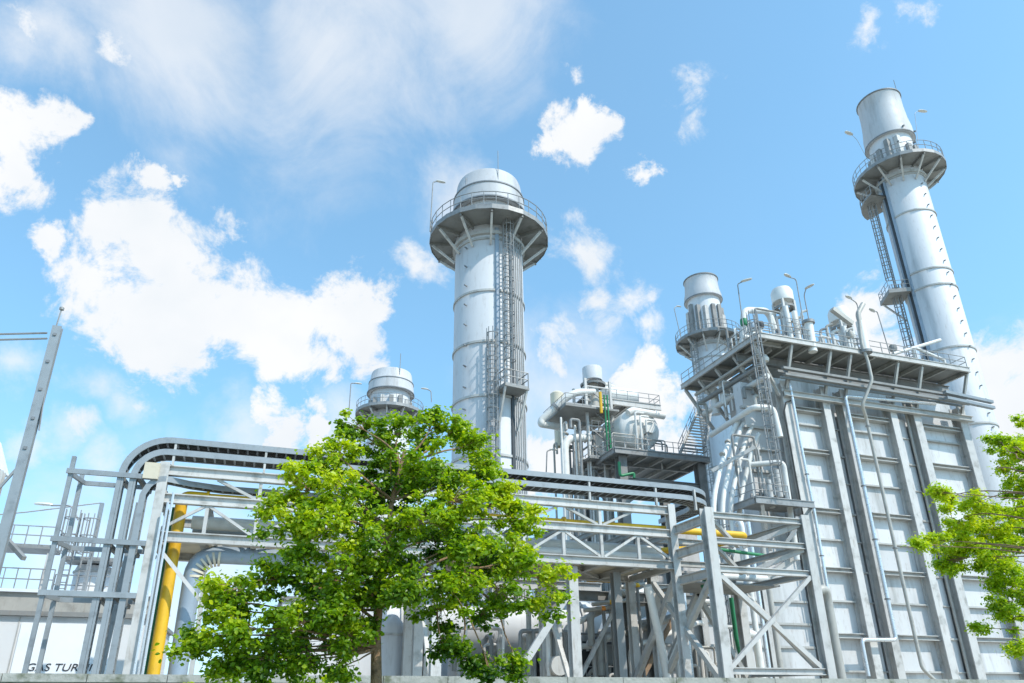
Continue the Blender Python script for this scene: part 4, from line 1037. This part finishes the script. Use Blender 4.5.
# steel mast with lightning rod
A, B = at(10, 512, Y=32), at(50, 326, Y=32)
t = thing('steel_mast', 'grey steel mast with a thin lightning rod at the left edge', 'mast', (A.x, 32, 0))
MB().ibeam((A.x, 32, 0), (A.x, 32, B.z), .36, .3, up=(0, 1, 0)).build('mast_column', TRAYM, t)
q = at(62, 308, Y=32)
MB().tube([(A.x+.28, 32, B.z-4.8), (q.x-.05, 32, q.z-1.2), (q.x, 32, q.z)], .035, 6).build('lightning_rod', GALV, t)
MB().lathe((q.x, 32, q.z-.15), [(.01, 0), (.1, .06), (.1, .16), (.01, .22)], 10).build('rod_tip', GALV, t)
for k in range(5): MB().box(A.x-.06, A.x+.06, 31.8, 31.84, B.z-.5-k*1.3, B.z-.38-k*1.3).build('bolt', RIM, t)
MB().bar((A.x+.1, 31.9, A.z+2.2), (A.x-1.6, 31.9, A.z-1.2), .09).build('stay', GALV, t)
MB().bar((A.x-.2, 33.2, 7.3), (A.x+.9, 31.9, 6.4), .16).build('bracket', STEEL, t)
for k, (y0, y1) in enumerate(((333, 332.5), (338.5, 338.5))):
    P0, P1 = at(47, y0, Y=32), at(-160, y1+3, Y=34)
    solo('overhead_wire', MB().tube([P0, P0.lerp(P1, .5)-V((0, 0, .06)), P1], .045, 6), GALV, ('upper' if k == 0 else 'lower')+' of two overhead lines leaving the mast top to the left', 'wire', 'overhead lines')
# corner of the hall at the far left
t = thing('corner_building', 'white building corner with cream underside at the left edge', 'building', (-16, 36, 0))
pt = [at(-40, 440, Y=36), at(-12, 436, Y=36), at(2, 472, Y=36)]
x1 = at(1, 470, Y=36).x
MB().box(x1-12, x1-.3, 36, 36.9, 0, pt[1].z-1.5).build('wall', BLDG, t)
MB().add([(x1-12, 35.6, pt[1].z+1.6), (x1-.6, 35.6, pt[1].z), (x1+.1, 35.6, pt[1].z-1.6), (x1-12, 35.6, pt[1].z-1.6),
          (x1-12, 37, pt[1].z+1.6), (x1-.6, 37, pt[1].z), (x1+.1, 37, pt[1].z-1.6), (x1-12, 37, pt[1].z-1.6)],
         [(3, 2, 1, 0), (4, 5, 6, 7), (0, 1, 5, 4), (1, 2, 6, 5), (2, 3, 7, 6), (3, 0, 4, 7)]).build('roof', BLDG2, t)
MB().box(x1-12, x1-.2, 35.7, 36, pt[1].z-2.6, pt[1].z-1.62).build('soffit', BEIG, t)
MB().ibeam((x1+.1, 35.6, 0), (x1+.1, 35.6, pt[1].z-1.7), .4, .4, up=(0, 1, 0)).build('column', PAINT, t)
# lamp on arm and wires in the distance
lamp('lamp with long level arm behind the tray frame at left', at(78, 520, Y=60), at(72, 505.5, Y=60), at(51, 505.5, Y=60), .06, 1.3)
P0, P1 = at(-60, 520, Y=58), at(100, 503, Y=64)
solo('overhead_wire', MB().tube([P0, P0.lerp(P1, .5)-V((0, 0, .1)), P1], .05, 5), GALV, 'sagging thin wire behind the tray frame at left', 'wire', 'overhead lines')
t = thing('far_mast', 'slim distant lattice mast right of the tray frame', 'mast', (at(84, 590, Y=48).x, 48, 0))
a_ = at(84, 590, Y=48).x
MB().bar((a_, 48, 0), (a_, 48, at(100, 503, Y=48).z), .22).build('mast_column', TRAYM, t)

# ------------------------------------------------------------------ trees
def leaf_mesh(name, clumps, m, parent, per, size, spread, pinn=False, tone0=.5):
    vs = []; fs = []; tones = []
    for (c, r, tn) in clumps:
        n = int(per*(r/.35)**2)
        for _ in range(n):
            d = V((random.gauss(0, 1), random.gauss(0, 1), random.gauss(0, .8)))
            d = d.normalized()*min(1.7, abs(random.gauss(0, .6)))*r; d.z *= .8
            p = c+d
            s = size*random.uniform(.65, 1.25)
            nrm = V((random.gauss(0, .5), random.gauss(0, .5), random.gauss(.75, .35)))+d.normalized()*.45
            nrm.normalize()
            u = nrm.orthogonal().normalized(); u.rotate(Matrix.Rotation(random.random()*6.28, 3, nrm)); v = nrm.cross(u)
            o = len(vs); w_ = s*(.36 if not pinn else .26)
            dr = nrm*(-.12*s)
            vs += [p-u*s*.5, p-u*s*.08+v*w_+dr*-.5, p-u*s*.08-v*w_+dr*-.5, p+u*s*.28+v*w_*.7, p+u*s*.28-v*w_*.7, p+u*s*.58+dr]
            # two halves folded on the midrib
            mid = len(vs); vs += [p-u*s*.08+dr*.3, p+u*s*.28+dr*.5]
            fs += [(o, mid, o+1), (o, o+2, mid), (mid, mid+1, o+3, o+1), (mid, o+2, o+4, mid+1), (mid+1, o+5, o+3), (mid+1, o+4, o+5)]
            tv = min(1, max(0, tn+random.gauss(0, .14))); tones += [tv]*8
    base = V(parent['_b'])
    me = bpy.data.meshes.new(name); me.from_pydata([v_-base for v_ in vs], [], fs)
    at_ = me.attributes.new('tone', 'FLOAT', 'POINT'); at_.data.foreach_set('value', tones)
    me.materials.append(m)
    o = bpy.data.objects.new(name, me); COL.objects.link(o); o.parent = parent; o['_b'] = parent['_b']
    return o
def limb(a, b, r0, r1, parent, name='branch', sag=.15, n=6):
    a, b = V(a), V(b); L_ = (b-a).length; pts = []
    j = V((random.uniform(-1, 1), random.uniform(-1, 1), random.uniform(-.3, 1)))*L_*sag*.6
    for i in range(n+1):
        t_ = i/n; pts.append(a.lerp(b, t_)+j*sin(pi*t_)+V((random.gauss(0, .012), random.gauss(0, .012), 0))*L_)
    pts[0] = a
    return MB().tube(pts, r0, 7, r1), pts

YT0 = 12.0
tb = at(377, 683, Y=YT0); tb.z = 0
tr = thing('leafy_tree', 'large leafy green tree with a slim brown trunk in front of the bridge', 'tree', (tb.x, YT0, 0))
fork = at(378, 610, Y=YT0)
tk = MB().tube([(tb.x+.03, YT0, 0), (tb.x, YT0, .8), (tb.x-.01, YT0, 1.7), (fork.x-.01, YT0, fork.z-.35), (fork.x+.02, YT0, fork.z+.3), at(385, 560, Y=YT0), at(392, 500, Y=YT0), at(405, 450, Y=YT0)], .115, 12, .03)
tko = tk.build('trunk', BARK, tr)
# lobes: px, py, radius px, depth offset m, tone (inner lobes darkened as crown shade)
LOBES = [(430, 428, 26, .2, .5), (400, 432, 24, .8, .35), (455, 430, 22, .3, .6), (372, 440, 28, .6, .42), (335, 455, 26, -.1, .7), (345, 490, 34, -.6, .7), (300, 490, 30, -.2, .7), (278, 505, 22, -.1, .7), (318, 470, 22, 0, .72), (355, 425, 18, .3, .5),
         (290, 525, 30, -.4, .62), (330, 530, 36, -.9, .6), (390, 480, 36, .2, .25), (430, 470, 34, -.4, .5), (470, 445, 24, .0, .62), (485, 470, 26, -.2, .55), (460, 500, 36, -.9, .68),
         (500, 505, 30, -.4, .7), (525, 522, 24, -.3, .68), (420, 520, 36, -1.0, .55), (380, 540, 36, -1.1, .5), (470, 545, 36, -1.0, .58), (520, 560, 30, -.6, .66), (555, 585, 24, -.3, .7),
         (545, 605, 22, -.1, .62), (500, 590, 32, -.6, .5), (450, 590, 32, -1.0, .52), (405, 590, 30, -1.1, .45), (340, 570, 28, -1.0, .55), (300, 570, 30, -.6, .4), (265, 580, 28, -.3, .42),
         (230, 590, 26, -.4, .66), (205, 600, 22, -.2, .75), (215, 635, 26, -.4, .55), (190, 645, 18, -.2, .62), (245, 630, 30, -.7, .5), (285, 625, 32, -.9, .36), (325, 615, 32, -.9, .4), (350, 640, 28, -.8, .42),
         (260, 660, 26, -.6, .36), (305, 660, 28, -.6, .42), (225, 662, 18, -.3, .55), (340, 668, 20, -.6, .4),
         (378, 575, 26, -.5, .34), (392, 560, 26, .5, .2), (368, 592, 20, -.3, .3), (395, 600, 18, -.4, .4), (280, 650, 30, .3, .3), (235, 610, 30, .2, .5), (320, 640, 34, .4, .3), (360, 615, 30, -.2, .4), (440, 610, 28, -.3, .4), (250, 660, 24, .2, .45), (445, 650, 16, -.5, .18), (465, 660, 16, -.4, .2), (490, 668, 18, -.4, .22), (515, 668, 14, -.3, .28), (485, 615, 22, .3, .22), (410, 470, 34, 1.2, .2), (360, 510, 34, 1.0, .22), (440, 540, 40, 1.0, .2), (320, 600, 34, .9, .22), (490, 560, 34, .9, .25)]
clumps = []; bi = 0
for (x, y, r, dy, tn) in LOBES:
    c = at(x, y, Y=YT0+dy); R_ = r*(c-EYE).dot(FW)/FPX
    # limb from the trunk to this lobe
    best = min(([at(377, 648, Y=YT0), at(378, 622, Y=YT0)] if x < 372 else [])+[fork, at(381, 585, Y=YT0), at(385, 560, Y=YT0), at(388, 530, Y=YT0), at(392, 500, Y=YT0), at(400, 465, Y=YT0)], key=lambda q: (q-c).length+max(0, q.z-c.z+.25)*1.6+random.uniform(0, .3))
    if x > 425 and y > 585: best = at(452, 572, Y=YT0-.2)
    b, pts = limb(best, c, .027 if (best-c).length > 1 else .018, .007, tr, sag=.28, n=8)
    b.build('branch', BARK, tko)
    R_ *= .96; k = max(8, int((R_/.15)**2*1.42))
    tw = MB()
    for _ in range(k):
        d = V((random.gauss(0, 1), random.gauss(0, 1), random.gauss(0, .85))).normalized()*R_*random.uniform(.35, .98)
        cr = random.uniform(.13, .24)
        clumps.append((c+d, cr, tn+random.uniform(-.2, .2)+(.1 if d.z > 0 else -.08)))  # upper clumps lightened, lower ones darkened: top light put into leaf colour
        tw.tube([pts[-2], c+d*.5+V((0, 0, .03)), c+d], .008, 4, .003)
    tw.build('twig', BARK, tko)
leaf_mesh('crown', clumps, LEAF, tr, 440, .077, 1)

# right-hand tree, mostly beyond the frame
YR = 10.0
rb = at(1130, 683, Y=YR-2); rb.z = 0
tr2 = thing('feathery_tree', 'yellow green feathery tree reaching in from the right edge', 'tree', rb)
tk2 = MB().tube([rb, rb+V((0, 0, 1.5)), rb+V((-.05, .1, 3.2)), rb+V((-.1, .2, 5.2))], .13, 10, .04).build('trunk', BARK, tr2)
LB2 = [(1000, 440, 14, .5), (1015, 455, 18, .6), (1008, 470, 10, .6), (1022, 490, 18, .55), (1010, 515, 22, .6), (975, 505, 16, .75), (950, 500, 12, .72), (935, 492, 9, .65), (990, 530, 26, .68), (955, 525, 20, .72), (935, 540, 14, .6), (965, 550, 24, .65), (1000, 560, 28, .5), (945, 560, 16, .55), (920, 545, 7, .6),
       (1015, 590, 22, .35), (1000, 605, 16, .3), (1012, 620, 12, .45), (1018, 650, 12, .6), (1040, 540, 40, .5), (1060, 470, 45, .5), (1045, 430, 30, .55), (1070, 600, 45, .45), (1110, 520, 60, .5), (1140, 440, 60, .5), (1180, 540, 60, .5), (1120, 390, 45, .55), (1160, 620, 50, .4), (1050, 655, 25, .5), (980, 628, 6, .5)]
cl2 = []
for (x, y, r, tn) in LB2:
    c = at(x, y, Y=YR+random.uniform(-.5, .3)); R_ = r*(c-EYE).dot(FW)/FPX
    s = V((rb.x-.05, rb.y+.1, max(2.0, min(5.0, c.z-.5))))
    b, pts = limb(s, c, .017, .004, tr2, sag=.3, n=9); b.build('branch', BARK, tk2)
    tw = MB()
    for _ in range(max(6, int((R_/.1)**2*1.15))):
        d = V((random.gauss(0, 1), random.gauss(0, 1), random.gauss(0, .8))).normalized()*R_*random.uniform(.3, 1)
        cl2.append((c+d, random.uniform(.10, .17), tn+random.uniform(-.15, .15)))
        tw.tube([pts[-2], c+d*.4, c+d], .005, 4, .002)
    tw.build('twig', BARK, tk2)
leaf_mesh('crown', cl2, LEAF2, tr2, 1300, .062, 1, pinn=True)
# low shrubs in front of the wall
for k, (x, y, r, lab) in enumerate(((215, 677, 16, 'low bright yellow green shrub at the wall left of the trunk'), (312, 679, 13, 'small yellow green shrub just left of the tree trunk'))):
    c = at(x, y, Y=16); R_ = r*(c-EYE).dot(FW)/FPX
    t = thing('shrub', lab, 'shrub', (c.x, 16, 0), 'shrubs along the wall')
    cl = []
    st = MB()
    for _ in range(60):
        d = V((random.gauss(0, 1), random.gauss(0, .7), -abs(random.gauss(0, 1.6)))).normalized()
        q = c+V((d.x*R_*1.3, d.y*R_, d.z*1.4+.1)); cl.append((q, .16, .75+random.uniform(-.2, .2)))
        st.tube([(c.x, 16, 0), (c.x+d.x*.2, 16, .6), q], .012, 4, .004)
    st.build('stem', BARK, t)
    leaf_mesh('foliage', cl, LEAF2, t, 60, .09, 1)

# ------------------------------------------------------------------ light
SUN = V((.42, -.62, .80)).normalized()
sd = bpy.data.lights.new('sun', 'SUN'); so = bpy.data.objects.new('sun', sd); COL.objects.link(so)
sd.energy = 2.9; sd.angle = radians(.5); sd.color = (1, .95, .87)
so.rotation_euler = SUN.to_track_quat('Z', 'Y').to_euler(); so.location = (0, 0, 80)
wd = bpy.data.worlds.new('World'); S.world = wd; wd.use_nodes = True
nt = wd.node_tree; N = nt.nodes; L = nt.links; bg = N['Background']
sk = N.new('ShaderNodeTexSky'); sk.sky_type = 'NISHITA'; sk.sun_disc = False
sk.sun_elevation = asin(SUN.z); sk.sun_rotation = atan2(SUN.x, SUN.y); sk.air_density = 1.0; sk.dust_density = .3; sk.ozone_density = 1.0
bg.inputs[1].default_value = .15
tc = N.new('ShaderNodeTexCoord'); src = tc.outputs['Generated']
nrm = N.new('ShaderNodeVectorMath'); nrm.operation = 'NORMALIZE'; L.new(src, nrm.inputs[0]); D_ = nrm.outputs[0]
def noise(scale, detail, rough, dist=0, vec=None):
    n_ = N.new('ShaderNodeTexNoise'); n_.inputs['Scale'].default_value = scale; n_.inputs['Detail'].default_value = detail
    n_.inputs['Roughness'].default_value = rough; n_.inputs['Distortion'].default_value = dist; L.new(vec or D_, n_.inputs[0]); return n_
def math_(op, a_, b_=None, clamp=False):
    n_ = N.new('ShaderNodeMath'); n_.operation = op; n_.use_clamp = clamp
    for i, q in enumerate((a_, b_)):
        if q is None: continue
        if isinstance(q, (int, float)): n_.inputs[i].default_value = q
        else: L.new(q, n_.inputs[i])
    return n_.outputs[0]
# warped lookup direction gives the clouds their torn edges
wn = noise(7, 8, .66); sub = N.new('ShaderNodeVectorMath'); sub.operation = 'SUBTRACT'; L.new(wn.outputs['Color'], sub.inputs[0]); sub.inputs[1].default_value = (.5, .5, .5)
scl = N.new('ShaderNodeVectorMath'); scl.operation = 'SCALE'; L.new(sub.outputs[0], scl.inputs[0]); scl.inputs[3].default_value = .13
adw = N.new('ShaderNodeVectorMath'); adw.operation = 'ADD'; L.new(D_, adw.inputs[0]); L.new(scl.outputs[0], adw.inputs[1]); DW = adw.outputs[0]
def blobs(lst):
    acc = None
    for x, y, r in lst:
        d = ray(x, y); k = d.length; rr = r/FPX/k; d.normalize()
        ds = N.new('ShaderNodeVectorMath'); ds.operation = 'DISTANCE'; L.new(DW, ds.inputs[0]); ds.inputs[1].default_value = d
        v = N.new('ShaderNodeMath'); v.operation = 'MULTIPLY_ADD'; L.new(ds.outputs['Value'], v.inputs[0]); v.inputs[1].default_value = -1/rr; v.inputs[2].default_value = 1
        acc = v.outputs[0] if acc is None else math_('MAXIMUM', acc, v.outputs[0])
    return acc
DENSE = [(50, 240, 22), (96, 234, 38), (135, 230, 58), (165, 265, 72), (110, 290, 52), (185, 305, 72), (235, 312, 64), (285, 330, 62), (300, 365, 44), (338, 325, 52), (368, 312, 30), (352, 350, 36), (140, 330, 48), (150, 178, 26), (170, 172, 16),
         (5, 120, 54), (45, 125, 42), (0, 168, 40), (66, 130, 26), (572, 132, 36), (592, 115, 22), (552, 142, 22), (645, 173, 22), 
         (872, 300, 40), (888, 335, 52), (1005, 372, 74), (985, 450, 70), (1030, 410, 80), (960, 420, 60), (545, 455, 50), (655, 400, 46), (640, 450, 60), (275, 432, 30), (312, 425, 26)]
MID = [(690, 88, 26), (680, 118, 24), (668, 100, 16), (868, 32, 20), (918, 22, 20), (605, 325, 44), (630, 308, 36), (566, 326, 36), (550, 354, 20), (578, 246, 34), (416, 266, 30), (585, 295, 24), (655, 330, 26), (120, 405, 34), (62, 438, 34), (585, 75, 12), (40, 40, 40), (115, 60, 30)]
WISP = [(120, 405, 40), (90, 380, 40), (60, 440, 40), (25, 450, 30), (95, 465, 36), (20, 362, 40), (240, 440, 60), (340, 430, 50), (50, 40, 80), (180, 20, 170), (330, 40, 190), (470, 10, 130), (200, 560, 160), (60, 560, 130), (350, 560, 160), (1000, 420, 130), (560, 400, 110), (-20, 620, 160), (460, 200, 60), (1000, 470, 100)]
n1 = noise(13, 10, .66, .4); n2 = noise(5.5, 6, .6, .6)
f1 = math_('MULTIPLY', math_('SUBTRACT', n1.outputs[0], .5), 2.6)
den = math_('ADD', blobs(DENSE), f1)
mr = N.new('ShaderNodeMapRange'); mr.interpolation_type = 'SMOOTHSTEP'; mr.inputs['From Min'].default_value = .0; mr.inputs['From Max'].default_value = .5; L.new(den, mr.inputs['Value'])
wis = math_('ADD', blobs(WISP), math_('MULTIPLY', math_('SUBTRACT', n2.outputs[0], .5), 1.6))
mw = N.new('ShaderNodeMapRange'); mw.interpolation_type = 'SMOOTHSTEP'; mw.inputs['From Min'].default_value = 0; mw.inputs['From Max'].default_value = 1.0; mw.inputs['To Max'].default_value = .7; L.new(wis, mw.inputs['Value'])
mid = math_('ADD', blobs(MID), math_('MULTIPLY', math_('SUBTRACT', n1.outputs[0], .5), 2.9))
mm_ = N.new('ShaderNodeMapRange'); mm_.interpolation_type = 'SMOOTHSTEP'; mm_.inputs['From Min'].default_value = .05; mm_.inputs['From Max'].default_value = 1.05; mm_.inputs['To Max'].default_value = .95; L.new(mid, mm_.inputs['Value'])
al = math_('MAXIMUM', math_('MAXIMUM', mr.outputs[0], mm_.outputs[0]), mw.outputs[0])
# overall thin veil
sx_ = N.new('ShaderNodeSeparateXYZ'); L.new(D_, sx_.inputs[0])
hz_ = math_('MULTIPLY', math_('POWER', math_('SUBTRACT', 1, sx_.outputs[2], True), 5.5), .6)   # paler towards the horizon
vl_ = math_('ADD', math_('MULTIPLY', al, .92), .06, True)
vl_ = math_('MAXIMUM', vl_, hz_)
sh = noise(7, 4, .5); rp_ = N.new('ShaderNodeValToRGB'); L.new(sh.outputs[0], rp_.inputs[0])
rp_.color_ramp.elements[0].position = .3; rp_.color_ramp.elements[0].color = (4.05, 4.25, 4.45, 1)
rp_.color_ramp.elements[1].position = .6; rp_.color_ramp.elements[1].color = (4.6, 4.65, 4.7, 1)
mx_ = N.new('ShaderNodeMixRGB'); L.new(vl_, mx_.inputs[0])
tn_ = N.new('ShaderNodeMixRGB'); tn_.blend_type = 'MULTIPLY'; tn_.inputs[0].default_value = 1; tn_.inputs[2].default_value = (1.06, 1.56, 1.5, 1)
sz_ = N.new('ShaderNodeSeparateXYZ'); L.new(D_, sz_.inputs[0]); cz_ = N.new('ShaderNodeCombineXYZ')
L.new(sz_.outputs[0], cz_.inputs[0]); L.new(sz_.outputs[1], cz_.inputs[1]); L.new(math_('ADD', math_('MULTIPLY', sz_.outputs[2], .75), .2), cz_.inputs[2])
nz_ = N.new('ShaderNodeVectorMath'); nz_.operation = 'NORMALIZE'; L.new(cz_.outputs[0], nz_.inputs[0]); L.new(nz_.outputs[0], sk.inputs['Vector'])
L.new(sk.outputs[0], tn_.inputs[1]); L.new(tn_.outputs[0], mx_.inputs[1]); L.new(rp_.outputs[0], mx_.inputs[2])
L.new(mx_.outputs[0], bg.inputs[0])
S.view_settings.view_transform = 'Standard'; S.view_settings.look = 'None'; S.view_settings.exposure = 0.54; S.view_settings.gamma = 1
for o in list(bpy.data.objects):
    if '_b' in o: del o['_b']
